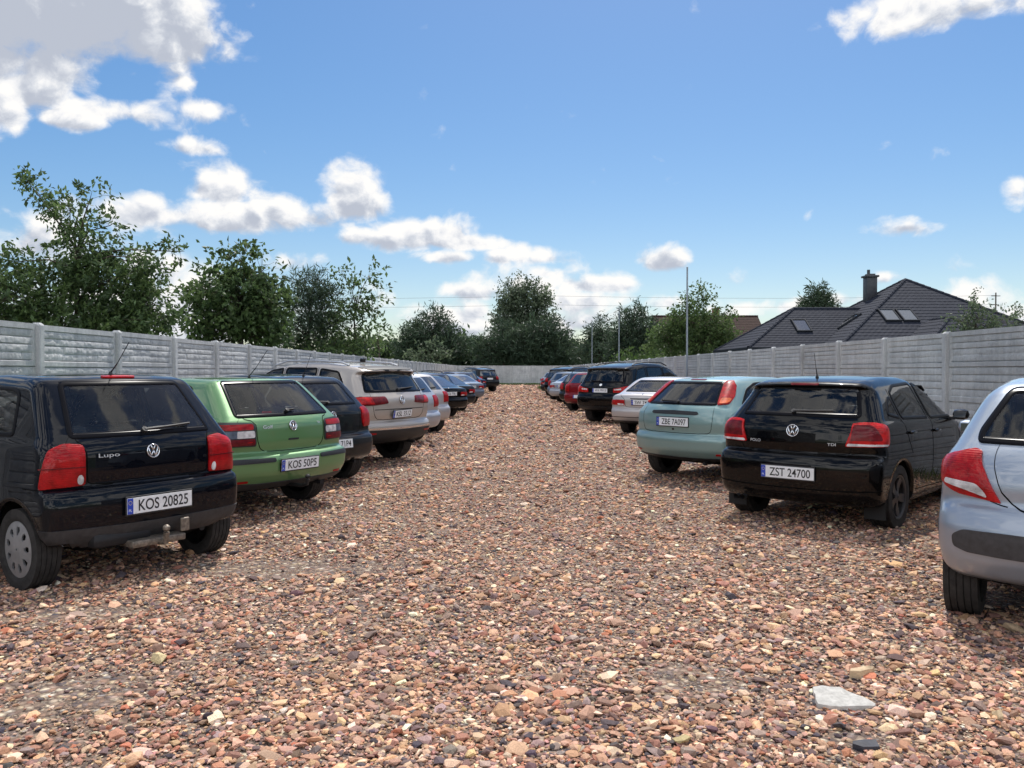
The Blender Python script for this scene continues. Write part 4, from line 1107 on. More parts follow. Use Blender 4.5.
dup(S_, 'silver saloon between the white hatchback and the last red car on the right', pose(3.7, 70.2, 40), P_SILVER, GROUP_R)
# ------------------------------------------------------------------ ground, gravel
PALETTE = np.array([(.34, .205, .14), (.44, .30, .19), (.54, .41, .26), (.27, .16, .12), (.62, .52, .38), (.22, .155, .13), (.43, .30, .235), (.075, .07, .085), (.35, .25, .18),
                    (.24, .18, .16), (.70, .62, .50), (.36, .16, .10), (.12, .095, .095), (.47, .34, .25), (.30, .26, .24), (.48, .38, .28)])
PW = np.array([9, 9, 8, 8, 6, 8, 8, 6, 9, 8, 3.5, 3, 7, 7, 6, 8.]); PW /= PW.sum()

def ground_material():
    m, nt, b = nodes('crushed_brick_gravel')
    geo = N(nt, 'ShaderNodeNewGeometry')
    warp = N(nt, 'ShaderNodeTexNoise', ins={'Vector': geo.outputs['Position'], 'Scale': 22., 'Detail': 2.})
    wv = N(nt, 'ShaderNodeVectorMath', operation='MULTIPLY_ADD', ins={0: warp.outputs['Color'], 1: (.03, .03, .03), 2: geo.outputs['Position']})
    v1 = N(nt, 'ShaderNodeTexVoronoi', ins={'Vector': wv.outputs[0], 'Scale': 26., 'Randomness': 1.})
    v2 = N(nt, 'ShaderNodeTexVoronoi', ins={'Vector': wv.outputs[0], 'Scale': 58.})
    sel = N(nt, 'ShaderNodeTexNoise', ins={'Vector': geo.outputs['Position'], 'Scale': 9., 'Detail': 3.})
    def stops():
        order = rng.permutation(len(PALETTE)); s = []; acc = 0
        for i in order: s.append((acc, tuple(PALETTE[i]))); acc += PW[i]
        return s
    s1 = N(nt, 'ShaderNodeSeparateColor', ins={0: v1.outputs['Color']}); s2 = N(nt, 'ShaderNodeSeparateColor', ins={0: v2.outputs['Color']})
    r1 = ramp(nt, s1.outputs[0], stops(), 'CONSTANT'); r2 = ramp(nt, s2.outputs[0], stops(), 'CONSTANT')
    th = N(nt, 'ShaderNodeMath', operation='GREATER_THAN', ins={0: sel.outputs['Fac'], 1: .52})
    mx = N(nt, 'ShaderNodeMix', data_type='RGBA', ins={0: th.outputs[0], 6: r1.outputs[0], 7: r2.outputs[0]})
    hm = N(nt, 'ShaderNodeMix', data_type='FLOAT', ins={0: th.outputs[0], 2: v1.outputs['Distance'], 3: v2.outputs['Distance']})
    # dirty sandy patches
    dn = N(nt, 'ShaderNodeTexNoise', ins={'Vector': geo.outputs['Position'], 'Scale': .75, 'Detail': 5., 'Roughness': .6})
    dm = N(nt, 'ShaderNodeMapRange', ins={'Value': dn.outputs['Fac'], 'From Min': .56, 'From Max': .68, 'To Max': .75})
    gr = N(nt, 'ShaderNodeTexNoise', ins={'Vector': geo.outputs['Position'], 'Scale': 130., 'Detail': 2.})
    rg = ramp(nt, gr.outputs['Fac'], [(.3, (.10, .07, .05)), (.5, (.19, .135, .095)), (.7, (.33, .24, .17))])
    m2 = N(nt, 'ShaderNodeMix', data_type='RGBA', ins={0: dm.outputs[0], 6: mx.outputs[2], 7: rg.outputs[0]})
    # slow colour drift
    ln = N(nt, 'ShaderNodeTexNoise', ins={'Vector': geo.outputs['Position'], 'Scale': .25, 'Detail': 4.})
    hv = N(nt, 'ShaderNodeHueSaturation', ins={'Color': m2.outputs[2], 'Saturation': .95})
    vr = N(nt, 'ShaderNodeMapRange', ins={'Value': ln.outputs['Fac'], 'From Min': .3, 'From Max': .7, 'To Min': .88, 'To Max': 1.1})
    nt.links.new(vr.outputs[0], hv.inputs['Value'])
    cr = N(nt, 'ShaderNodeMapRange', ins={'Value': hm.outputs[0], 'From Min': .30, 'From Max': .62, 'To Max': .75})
    m4 = N(nt, 'ShaderNodeMix', data_type='RGBA', ins={0: cr.outputs[0], 6: hv.outputs[0], 7: (.14, .098, .076, 1)})  # soil tone in the cell gaps, darkened to stand in for shade between stones
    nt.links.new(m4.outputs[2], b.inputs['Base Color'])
    b.inputs['Roughness'].default_value = .9; b.inputs['Specular IOR Level'].default_value = .2
    inv = N(nt, 'ShaderNodeMath', operation='MULTIPLY', ins={0: hm.outputs[0], 1: -1.})
    bp = N(nt, 'ShaderNodeBump', ins={'Strength': .9, 'Distance': .035, 'Height': inv.outputs[0]})
    nt.links.new(bp.outputs[0], b.inputs['Normal'])
    return m

def grass_material():
    m, nt, b = nodes('meadow_grass')
    geo = N(nt, 'ShaderNodeNewGeometry')
    n1 = N(nt, 'ShaderNodeTexNoise', ins={'Vector': geo.outputs['Position'], 'Scale': .4, 'Detail': 8., 'Roughness': .65})
    r = ramp(nt, n1.outputs['Fac'], [(.3, (.035, .06, .018)), (.5, (.06, .09, .028)), (.7, (.11, .11, .045))])
    nt.links.new(r.outputs[0], b.inputs['Base Color']); b.inputs['Roughness'].default_value = .9
    return m
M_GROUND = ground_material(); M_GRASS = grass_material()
XL, XR, YE = -5.85, 6.63, 89.0
o = mesh_np('meadow', [(-900, -500, -.03), (900, -500, -.03), (900, 1400, -.03), (-900, 1400, -.03)], [[0, 1, 2, 3]], [M_GRASS], False); tag(o, kind='structure')
# gravel yard sheet with a few centimetres of undulation
nx, ny = 60, 460
xs = np.linspace(XL - .15, XR + .15, nx); ys = np.linspace(-10, YE + .2, ny)
XX, YY = np.meshgrid(xs, ys, indexing='ij')
def gz(x, y): return .010 * np.sin(x * 1.3 + .4 * y) * np.sin(y * .9 + 1) + .006 * np.sin(3.1 * x + 1.7 * y)
V = np.stack([XX, YY, gz(XX, YY) - .004], -1).reshape(-1, 3)
ii = np.arange(nx * ny).reshape(nx, ny)
Fq = np.stack([ii[:-1, :-1], ii[1:, :-1], ii[1:, 1:], ii[:-1, 1:]], -1).reshape(-1, 4)
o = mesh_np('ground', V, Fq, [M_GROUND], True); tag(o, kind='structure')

def hash_noise(x, y, s, seed):
    r2 = np.random.default_rng(seed); T = r2.random((64, 64))
    u, v = x / s, y / s
    i = np.floor(u).astype(int); j = np.floor(v).astype(int); a = u - i; b = v - j
    a = a * a * (3 - 2 * a); b = b * b * (3 - 2 * b)
    g = lambda p, q: T[p % 64, q % 64]
    return g(i, j) * (1 - a) * (1 - b) + g(i + 1, j) * a * (1 - b) + g(i, j + 1) * (1 - a) * b + g(i + 1, j + 1) * a * b

PATCHES = [(-2.15, 3.75, .55, .42), (.9, 4.0, .30, .3), (1.45, 3.36, .22, .16), (-1.7, 6.3, .9, .35), (-2.6, 5.1, .5, .25), (3.3, 5.35, .5, .3)]
def stones():
    bmi = bmesh.new(); bmesh.ops.create_icosphere(bmi, subdivisions=1, radius=1)
    iv = np.array([v.co[:] for v in bmi.verts]); fi = np.array([[v.index for v in f.verts] for f in bmi.faces]); bmi.free()
    # density falls with distance while the pieces that still read get larger
    n0 = 400000
    yy = np.exp(rng.uniform(math.log(2.2), math.log(88), n0 * 3))      # log-uniform in distance
    xx = rng.uniform(-1, 1, n0 * 3) * np.minimum(.645 * yy + .35, 6.7)
    lim = np.minimum(.645 * yy + .35, 6.7)
    want = 3000 * (np.maximum(yy, 3.2) / 4) ** -1.55                      # stones per square metre
    have = n0 * 3 / (math.log(88 / 2.2) * yy * 2 * lim)
    ok = (rng.random(len(yy)) < want / have) & (xx > XL + .05) & (xx < XR - .05)
    x, y = xx[ok], yy[ok]
    d = np.zeros(len(x))
    for a, b_, ra, rb in PATCHES: d = np.maximum(d, 1.25 - np.sqrt(((x - a) / ra) ** 2 + ((y - b_) / rb) ** 2) + .5 * (hash_noise(x, y, .22, 8) - .5))
    keep = rng.random(len(x)) > np.clip(d * 1.2, 0, .9)
    nz = hash_noise(x, y, .8, 3) * .6 + hash_noise(x, y, .3, 5) * .4
    keep &= rng.random(len(x)) < np.clip(1.5 - nz * 1.1, .3, 1)
    x, y = x[keep], y[keep]
    s = np.clip(np.exp(rng.normal(math.log(.0086), .54, len(x))), .005, .042) * np.maximum(1, y / 8.5) ** .62
    n = len(x)
    print('stones', n)
    ax = rng.uniform(.75, 1.5, (n, 3)) * np.array([1.15, 1.0, .50])
    jit = 1 + rng.uniform(-.40, .25, (n, 12, 1))
    P = iv[None] * jit * ax[:, None, :] * s[:, None, None]
    # flatten some facets: clamp along random planes
    for _ in range(2):
        d = rng.normal(size=(n, 3)); d /= np.linalg.norm(d, axis=1, keepdims=True)
        pr = (P * d[:, None]).sum(2); lim = .62 * np.abs(pr).max(1, keepdims=True)
        P -= d[:, None] * np.maximum(pr - lim, 0)[..., None]
    a = rng.uniform(0, 2 * PI, n); t = rng.normal(0, .22, n); u = rng.normal(0, .22, n)
    ca, sa = np.cos(a), np.sin(a)
    Rz = np.zeros((n, 3, 3)); Rz[:, 0, 0] = ca; Rz[:, 0, 1] = -sa; Rz[:, 1, 0] = sa; Rz[:, 1, 1] = ca; Rz[:, 2, 2] = 1
    Rx = np.zeros((n, 3, 3)); Rx[:, 0, 0] = 1; Rx[:, 1, 1] = np.cos(t); Rx[:, 1, 2] = -np.sin(t); Rx[:, 2, 1] = np.sin(t); Rx[:, 2, 2] = np.cos(t)
    Ry = np.zeros((n, 3, 3)); Ry[:, 1, 1] = 1; Ry[:, 0, 0] = np.cos(u); Ry[:, 0, 2] = np.sin(u); Ry[:, 2, 0] = -np.sin(u); Ry[:, 2, 2] = np.cos(u)
    P = np.einsum('nij,nkj->nki', Rz @ Rx @ Ry, P)
    z = gz(x, y) + s * rng.uniform(-.12, .42, n)
    P += np.stack([x, y, z], 1)[:, None]
    ci = rng.choice(len(PALETTE), n, p=PW); C = PALETTE[ci] * rng.uniform(.75, 1.35, (n, 1)) * (1 + rng.normal(0, .05, (n, 3)))
    C = np.clip(C * np.array([1.10, .905, .83]), .012, .8); C4 = np.concatenate([C, np.ones((n, 1))], 1)
    col = np.repeat(C4, 12, 0)
    Fc = (fi[None] + (np.arange(n) * 12)[:, None, None]).reshape(-1, 3)
    m, nt, b = nodes('crushed_stone')
    at = N(nt, 'ShaderNodeAttribute', attribute_name='Col'); geo = N(nt, 'ShaderNodeNewGeometry')
    no = N(nt, 'ShaderNodeTexNoise', ins={'Vector': geo.outputs['Position'], 'Scale': 140., 'Detail': 4., 'Roughness': .7})
    mr = N(nt, 'ShaderNodeMapRange', ins={'Value': no.outputs['Fac'], 'From Min': .3, 'From Max': .7, 'To Min': .75, 'To Max': 1.2})
    hs = N(nt, 'ShaderNodeHueSaturation', ins={'Color': at.outputs['Color'], 'Value': mr.outputs[0]})
    nt.links.new(hs.outputs[0], b.inputs['Base Color']); b.inputs['Roughness'].default_value = .82; b.inputs['Specular IOR Level'].default_value = .3
    bp = N(nt, 'ShaderNodeBump', ins={'Strength': .35, 'Distance': .004, 'Height': no.outputs['Fac']}); nt.links.new(bp.outputs[0], b.inputs['Normal'])
    o = mesh_np('gravel', P.reshape(-1, 3), Fc, [m], False, None, None, None, col)
    tag(o, 'loose reddish brown crushed stones covering the yard', 'gravel', kind='stuff')
stones()

# pale slab of stone and a few bigger pieces
def rock(name, label, cat, outline, loc, h, mat, tilt=(0, 0)):
    P = resample(np.array(outline), .06); n = len(P)
    P = P + rng.normal(0, .004, P.shape)
    b = MB(); c = P.mean(0)
    top = [(p[0], p[1], h + rng.normal(0, .003)) for p in P]; mid = [(*(c + (p - c) * 1.03), h * .5) for p in P]; bot = [(*(c + (p - c) * .97), -.02) for p in P]
    inn = [(*(c + (p - c) * .55), h + .004 + rng.normal(0, .003)) for p in P]
    b.add(bot + mid + top + inn + [(c[0], c[1], h + .006)], [[k * n + j, k * n + (j + 1) % n, (k + 1) * n + (j + 1) % n, (k + 1) * n + j] for k in range(3) for j in range(n)] + [[3 * n + j, 3 * n + (j + 1) % n, 4 * n] for j in range(n)])
    o = b.build(name, mat, None, smooth='auto'); o.location = loc; o.rotation_euler = (*tilt, 0); tag(o, label, cat); return o
M_SLAB = simple('pale_concrete', (.42, .405, .375), .9, var=.25, scale=30, bump=.5)
M_DSTONE = simple('dark_slate', (.035, .036, .048), .7, var=.4, scale=20, bump=.4)
M_TAN = simple('tan_stone', (.50, .37, .23), .8, var=.2, scale=25, bump=.4)
rock('stone_slab', 'flat pale grey slab lying on the gravel at bottom right', 'slab', [(-.125, -.08), (-.04, -.10), (.13, -.09), (.14, -.06), (.085, .03), (.04, .09), (-.085, .095), (-.10, .02)], (1.495, 3.74, -.004), .026, M_SLAB, (R(4), R(1)))
rock('flat_stone', 'long tan stone just behind the pale slab', 'stone', [(-.07, -.02), (-.02, -.025), (.06, .015), (.075, .04), (.03, .035), (-.05, .01)], (1.72, 4.02, .012), .03, M_TAN)
rock('flat_stone', 'dark slate-coloured stone in front of the pale slab', 'stone', [(-.055, -.012), (-.02, -.035), (.045, -.022), (.06, .012), (.01, .03), (-.045, .022)], (1.42, 3.28, -.008), .024, M_DSTONE)

# ------------------------------------------------------------------ concrete fences
def concrete():
    m, nt, b = nodes('cast_concrete')
    tc = N(nt, 'ShaderNodeTexCoord'); inf = N(nt, 'ShaderNodeObjectInfo')
    off = N(nt, 'ShaderNodeVectorMath', operation='MULTIPLY_ADD', ins={0: inf.outputs['Random'], 1: (17., 9., 5.), 2: tc.outputs['Object']})
    n1 = N(nt, 'ShaderNodeTexNoise', ins={'Vector': off.outputs[0], 'Scale': 2.2, 'Detail': 8., 'Roughness': .62})
    n2 = N(nt, 'ShaderNodeTexNoise', ins={'Vector': off.outputs[0], 'Scale': 45., 'Detail': 5., 'Roughness': .7})
    mp = N(nt, 'ShaderNodeMapping', ins={'Vector': off.outputs[0], 'Scale': (9., 9., .6)})
    n3 = N(nt, 'ShaderNodeTexNoise', ins={'Vector': mp.outputs[0], 'Scale': 1.4, 'Detail': 6., 'Roughness': .6})
    r = ramp(nt, n1.outputs['Fac'], [(.28, (.40, .405, .41)), (.5, (.50, .505, .505)), (.72, (.58, .58, .57))])
    v2 = N(nt, 'ShaderNodeMapRange', ins={'Value': n2.outputs['Fac'], 'From Min': .3, 'From Max': .7, 'To Min': .86, 'To Max': 1.1})
    v3 = N(nt, 'ShaderNodeMapRange', ins={'Value': n3.outputs['Fac'], 'From Min': .35, 'From Max': .62, 'To Min': .84, 'To Max': 1.03})
    mm = N(nt, 'ShaderNodeMath', operation='MULTIPLY', ins={0: v2.outputs[0], 1: v3.outputs[0]})
    vi = N(nt, 'ShaderNodeMapRange', ins={'Value': inf.outputs['Random'], 'To Min': .90, 'To Max': 1.06})
    m3 = N(nt, 'ShaderNodeMath', operation='MULTIPLY', ins={0: mm.outputs[0], 1: vi.outputs[0]})
    hs = N(nt, 'ShaderNodeHueSaturation', ins={'Color': r.outputs[0], 'Value': m3.outputs[0]})
    nt.links.new(hs.outputs[0], b.inputs['Base Color']); b.inputs['Roughness'].default_value = .88; b.inputs['Specular IOR Level'].default_value = .25
    bp = N(nt, 'ShaderNodeBump', ins={'Strength': .5, 'Distance': .006, 'Height': n2.outputs['Fac']}); nt.links.new(bp.outputs[0], b.inputs['Normal'])
    return m
M_CONC = concrete()
BAY = 2.06; PWID = 1.95; FH = 2.06
def panel_mesh(seed):
    r2 = np.random.default_rng(seed)
    us = np.linspace(0, PWID, 131); vs = np.concatenate([np.linspace(0, FH + .02, 186)])
    U, Vv = np.meshgrid(us, vs, indexing='ij'); H = np.zeros_like(U)
    n1 = hash_noise(U, Vv, .035, seed) * .5 + hash_noise(U, Vv, .09, seed + 1) * .5
    for bd in range(4):
        z0 = bd * .515; lv = Vv - z0; m = (lv >= 0) & (lv < .515) if bd < 3 else (lv >= 0)
        h = np.full_like(U, .026)
        h = np.where(lv < .012, .0, h)                       # joint under the board
        fld = (lv >= .085) & (lv < .515 - (.055 if bd == 3 else 0)) & (U > .05) & (U < PWID - .05)
        ch = (.43 - (.055 if bd == 3 else 0)) / 4
        cz = (lv - .085) / ch; ci = np.clip(np.floor(cz).astype(int), 0, 3); fz = cz - ci
        hh = .004 + .011 * np.sin(np.clip(fz, 0, 1) * PI) ** .5 + .014 * (n1 - .5)
        hh = np.where((fz < .08), -.006, hh)
        for q in range(4):
            js = np.cumsum(r2.uniform(.40, .95, 10)) - r2.uniform(0, .3)
            lift = r2.uniform(-.006, .007, 12)
            k = np.searchsorted(js, us); H2 = lift[np.clip(k, 0, 11)][:, None]
            sel = ci == q
            hh = np.where(sel, hh + H2, hh)
            for j in js: hh = np.where(sel & (np.abs(U - j) < .008), hh - .006, hh)
        h = np.where(fld, hh, h)
        H = np.where(m, h, H)
    H += .003 * (hash_noise(U, Vv, .5, seed + 3) - .5)
    n, k = U.shape
    P = np.stack([U, -H, Vv], -1).reshape(-1, 3); ii = np.arange(n * k).reshape(n, k)
    Fq = np.stack([ii[:-1, :-1], ii[1:, :-1], ii[1:, 1:], ii[:-1, 1:]], -1).reshape(-1, 4)
    b = len(P)
    # plain back and cap
    back = np.array([(0, .045, 0), (PWID, .045, 0), (PWID, .045, FH + .02), (0, .045, FH + .02)])
    V = np.concatenate([P, back])
    Ft = [list(f) for f in Fq] + [[b + 1, b, b + 3, b + 2], [int(q) for q in ii[:, -1]] + [b + 2, b + 3]]
    me = mesh_np('concrete_panel', V, Ft, [M_CONC], False, obj=False)
    return me
PM = [panel_mesh(s) for s in (11, 23, 37)]
def post_mesh():
    b = MB(); b.box((0, .0, 1.04), (.105, .12, 2.07), bev=.012)
    b.add([(-.05, -.057, 2.072), (.05, -.057, 2.072), (.05, .057, 2.072), (-.05, .057, 2.072), (-.03, -.03, 2.10), (.03, -.03, 2.10), (.03, .03, 2.10), (-.03, .03, 2.10)], [[0, 1, 5, 4], [1, 2, 6, 5], [2, 3, 7, 6], [3, 0, 4, 7], [4, 5, 6, 7]])
    o = b.build('fence_post', M_CONC, None); me = o.data; bpy.data.objects.remove(o); return me
PO = post_mesh()
def fence(label, origin, rz, nb):
    root = empty('concrete_fence', origin, rz); tag(root, label, 'fence')
    for i in range(nb + 1):
        p = bpy.data.objects.new('fence_post', PO); p.location = (i * BAY, -.02, rng.normal(0, .006)); link(p, root)
        if i < nb:
            q = bpy.data.objects.new('concrete_panel', PM[int(rng.integers(3))]); q.location = (i * BAY + (BAY - PWID) / 2, 0, rng.normal(0, .004)); link(q, root)
nb = 43
off = (9.38 - 2.06 * 4)      # a post stands at 9.38 m on the left
yl = XL / ((37 - 510) / 828.) ; yl0 = yl - BAY * 4
fence('left concrete panel fence with stone pattern behind the parked cars', (XL, yl0, 0), R(90), nb)
yr = XR / ((949 - 510) / 828.); yr0 = yr - BAY * 5
fence('right concrete panel fence with stone pattern below the dark tiled roof', (XR, yr0 + nb * BAY, 0), R(-90), nb)
fence('far concrete panel fence closing the end of the yard', (XL - .05, max(yl0, yr0) + nb * BAY, 0), 0, 6)
# rusty gate post at the far end
b = MB(); b.box((0, 0, 1.02), (.35, .16, 2.04), bev=.01); b.box((0, -.1, .5), (.06, .06, .12), bev=.01); b.box((0, -.1, 1.5), (.06, .06, .12), bev=.01)
o = b.build('gate_post', simple('rusty_steel', (.085, .04, .032), .8, var=.4, scale=12, bump=.3)); o.location = (3.35, YE + 2.2, 0); tag(o, 'dark rust-brown gate post in the far fence', 'post')

# three grey steel poles inside the right fence
M_POLE = simple('grey_pole', (.26, .29, .33), .5, metal=.3, var=.1)
for px, top, lab in ((687, 268, 'tallest-looking grey pole by the right fence, beside the leafy bush'), (619, 308, 'middle grey pole of three by the right fence, before the dark pine'), (592, 323, 'farthest grey pole of three by the right fence')):
    y = 828 * 6.25 / (px - 510); h = 1.5 + (371 - top) / 828 * y
    r = empty('steel_pole', (6.25, y, 0)); tag(r, lab, 'pole', 'poles along the right fence')
    b = MB(); b.tube([(0, 0, -.1), (0, 0, h * .5), (0, 0, h)], [.036, .033, .028], 12); b.build('pole_shaft', M_POLE, r, smooth='auto')
    b = MB(); b.lathe([(h, .034), (h + .03, .03), (h + .04, .001)], 12, 'z'); b.build('pole_cap', M_POLE, r, smooth='auto')
    b = MB(); b.box((0, 0, .02), (.24, .24, .04), bev=.005); b.build('base_plate', M_POLE, r)

# ------------------------------------------------------------------ houses
def tiles(name, ca, cb, pitch):
    """roof tiles: courses from world height, rolls across"""
    m, nt, b = nodes(name)
    geo = N(nt, 'ShaderNodeNewGeometry'); sep = N(nt, 'ShaderNodeSeparateXYZ', ins={0: geo.outputs['Position']})
    no = N(nt, 'ShaderNodeTexNoise', ins={'Vector': geo.outputs['Position'], 'Scale': 3., 'Detail': 6.})
    r = ramp(nt, no.outputs['Fac'], [(.3, ca), (.7, cb)])
    nt.links.new(r.outputs[0], b.inputs['Base Color']); b.inputs['Roughness'].default_value = .8; b.inputs['Specular IOR Level'].default_value = .12
    return m
M_TILE = tiles('dark_roof_tiles', (.017, .020, .031), (.027, .031, .044), .19)
M_BTILE = tiles('brown_roof_tiles', (.034, .019, .016), (.052, .031, .026), .2)
M_WALL = simple('cream_render', (.55, .50, .42), .9, var=.08, scale=4, bump=.2)
M_BRICK = simple('red_brick', (.20, .07, .05), .9, var=.3, scale=14, bump=.3)
M_DARKMETAL = simple('dark_sheet_metal', (.022, .025, .032), .75, spec=.15)

def roof_face(mb, A, B, C, D, mi=0, course=.34, lift=.028):
    """stepped tile courses on the quad A,B (eave) D,C (ridge side); each course overhangs the one below"""
    A, B, C, D = [Vector(p) for p in (A, B, C, D)]
    n = (B - A).cross(D - A)
    if n.length < 1e-6: n = (B - A).cross(C - A)
    n.normalize()
    if n.z < 0: n = -n
    L = ((D + C) / 2 - (A + B) / 2).length; k = max(2, int(L / course))
    for i in range(k):
        a0 = A.lerp(D, i / k); b0 = B.lerp(C, i / k); a1 = A.lerp(D, (i + 1) / k); b1 = B.lerp(C, (i + 1) / k)
        w = (b0 - a0).length; m = max(2, int(w / .15))
        # rolls
        vs = []
        for j in range(m + 1):
            t = j / m; h = .010 * (1 if j % 2 else 0)
            p0 = a0.lerp(b0, t); p1 = a1.lerp(b1, t)
            vs += [p0 + n * (0), p0 + n * (lift + h), p1 + n * (.012 + h * .6)]
        fs = []
        for j in range(m):
            q = j * 3
            fs += [[q, q + 3, q + 4, q + 1], [q + 1, q + 4, q + 5, q + 2]]
        mb.add(vs, fs, mi)
def cap_line(mb, P, Q, r=.11, mi=0):
    P, Q = Vector(P), Vector(Q); k = max(1, int((Q - P).length / .38))
    for i in range(k):
        a = P.lerp(Q, i / k); b_ = P.lerp(Q, (i + 1.08) / k)
        mb.tube([a, b_], [r * 1.08, r * .9], 8, mi)

def skylight(root, c, axis_u, axis_v, nrm, w, h, gmat):
    u, v, n = Vector(axis_u).normalized(), Vector(axis_v).normalized(), Vector(nrm).normalized()
    M = Matrix((u, v, n)).transposed().to_4x4(); M.translation = Vector(c) + n * .05
    b = MB()
    for cx, cy, dx, dy in ((0, h / 2, w + .12, .07), (0, -h / 2, w + .12, .07), (w / 2, 0, .07, h), (-w / 2, 0, .07, h)): b.box((cx, cy, .03), (dx, dy, .13), bev=.01)
    o = b.build('skylight', M_DARKMETAL, root); o.matrix_local = M
    g = MB(); g.box((0, 0, .045), (w - .06, h - .06, .02)); g.build('skylight_pane', gmat, o)
M_SKYG = simple('skylight_glass', (.02, .025, .03), .03, coat=1., spec=1.)
M_BLIND = simple('skylight_blind', (.09, .105, .13), .6, spec=.15)

house = empty('tiled_house', (0, 0, 0)); tag(house, 'house with a dark tiled hipped roof, chimney and skylights beyond the right fence', 'house')
Xa, Ya, Ha, He, w = 23.85, 50., 7.0, 2.8, 6.5
mb = MB()
FL, FR, BL, BR, AP = (Xa - w, Ya - w, He), (Xa + w, Ya - w, He), (Xa - w, Ya + w, He), (Xa + w, Ya + w, He), (Xa, Ya, Ha)
roof_face(mb, FL, FR, AP, AP); roof_face(mb, BL, FL, AP, AP); roof_face(mb, FR, BR, AP, AP); roof_face(mb, BR, BL, AP, AP)
for p in (FL, FR, BL, BR): cap_line(mb, p, AP)
W2, Xw, Hw = 3.78, 17.1, 5.24
wl = Xw - W2; wy0, wy1 = Ya - W2, Ya + W2
xe = Xa - (Ha - Hw) / ((Ha - He) / w)
roof_face(mb, (wl, wy0, He), (Xa - w, wy0, He), (xe, Ya, Hw), (Xw, Ya, Hw)); roof_face(mb, (wl, wy1, He), (wl, wy0, He), (Xw, Ya, Hw), (Xw, Ya, Hw)); roof_face(mb, (Xa - w, wy1, He), (wl, wy1, He), (Xw, Ya, Hw), (xe, Ya, Hw))
cap_line(mb, (wl, wy0, He), (Xw, Ya, Hw)); cap_line(mb, (wl, wy1, He), (Xw, Ya, Hw)); cap_line(mb, (Xw, Ya, Hw), (xe, Ya, Hw))
px, py, pw, ph = 22.95, 43.2, 2.4, 4.28
q = [(px - pw, py - pw, ph - 1.55), (px + pw, py - pw, ph - 1.55), (px - pw, py + pw, ph - 1.55), (px + pw, py + pw, ph - 1.55)]
roof_face(mb, q[0], q[1], (px, py, ph), (px, py, ph)); roof_face(mb, q[2], q[0], (px, py, ph), (px, py, ph)); roof_face(mb, q[1], q[3], (px, py, ph), (px, py, ph))
for p in q[:2]: cap_line(mb, p, (px, py, ph), .09)
cap_line(mb, (px, py, ph), (px, py + 2.0, ph), .09)
roof_face(mb, (px - pw, py + 2., ph - 1.55), (px - pw, py, ph - 1.55), (px, py, ph), (px, py + 2., ph)); 
roof = mb.build('roof', M_TILE, house, fixn=True)
b = MB(); b.box((22.25, 51.2, 6.55), (.62, .62, 1.5), bev=.01); b.box((22.25, 51.2, 7.33), (.80, .80, .12), bev=.01); b.box((22.25, 51.2, 7.44), (.45, .45, .1)); b.tube([(22.15, 51.2, 7.4), (22.15, 51.2, 7.75)], .09, 10)
b.build('chimney', simple('chimney_cladding', (.035, .037, .045), .5, var=.2, scale=6), roof, smooth='auto')
tn = (Ha - He) / w; sl = math.atan(tn)
fv = (0, math.cos(sl), math.sin(sl)); fn = (0, -math.sin(sl), math.cos(sl))
def on_front(px_, py_, y0):   # point of the front main slope seen at a given height
    return None
def zmain(y): return He + (y - (Ya - w)) * tn
def zwing(y): return He + (y - wy0) * ((Hw - He) / W2)
for X_ in (21.15, 22.15): skylight(house, (X_, 46.2, zmain(46.2)), (1, 0, 0), fv, fn, .80, 1.25, M_BLIND)
sl2 = math.atan((Hw - He) / W2); skylight(house, (16.95, 48.2, zwing(48.2)), (1, 0, 0), (0, math.cos(sl2), math.sin(sl2)), (0, -math.sin(sl2), math.cos(sl2)), .80, 1.3, M_SKYG)
skylight(house, (19.7, 48.3, He + (19.7 - (Xa - w)) * tn), (0, -1, 0), (math.cos(sl), 0, math.sin(sl)), (-math.sin(sl), 0, math.cos(sl)), .80, 1.5, M_SKYG)
b = MB(); b.box((Xa, Ya, 1.38), (2 * w - 1.0, 2 * w - 1.0, 2.76)); b.box(((wl + Xa - w) / 2 + .2, Ya, 1.379), (Xa - w - wl - .5 + .4, 2 * W2 - 1.0, 2.75)); b.build('wall', M_WALL, house)
b = MB(); 
for (a, c2) in (((Xa, Ya - w), (2 * w, .12)), ((Xa - w, Ya - w / 2 - 1.3), (.12, 2.6)), (((wl + Xa - w) / 2, wy0), (Xa - w - wl, .12)), ((wl, Ya), (.12, 2 * W2))):
    b.box((a[0], a[1], He - .05), (c2[0] + .1, c2[1] + .1, .16))
b.build('gutter', M_DARKMETAL, house)

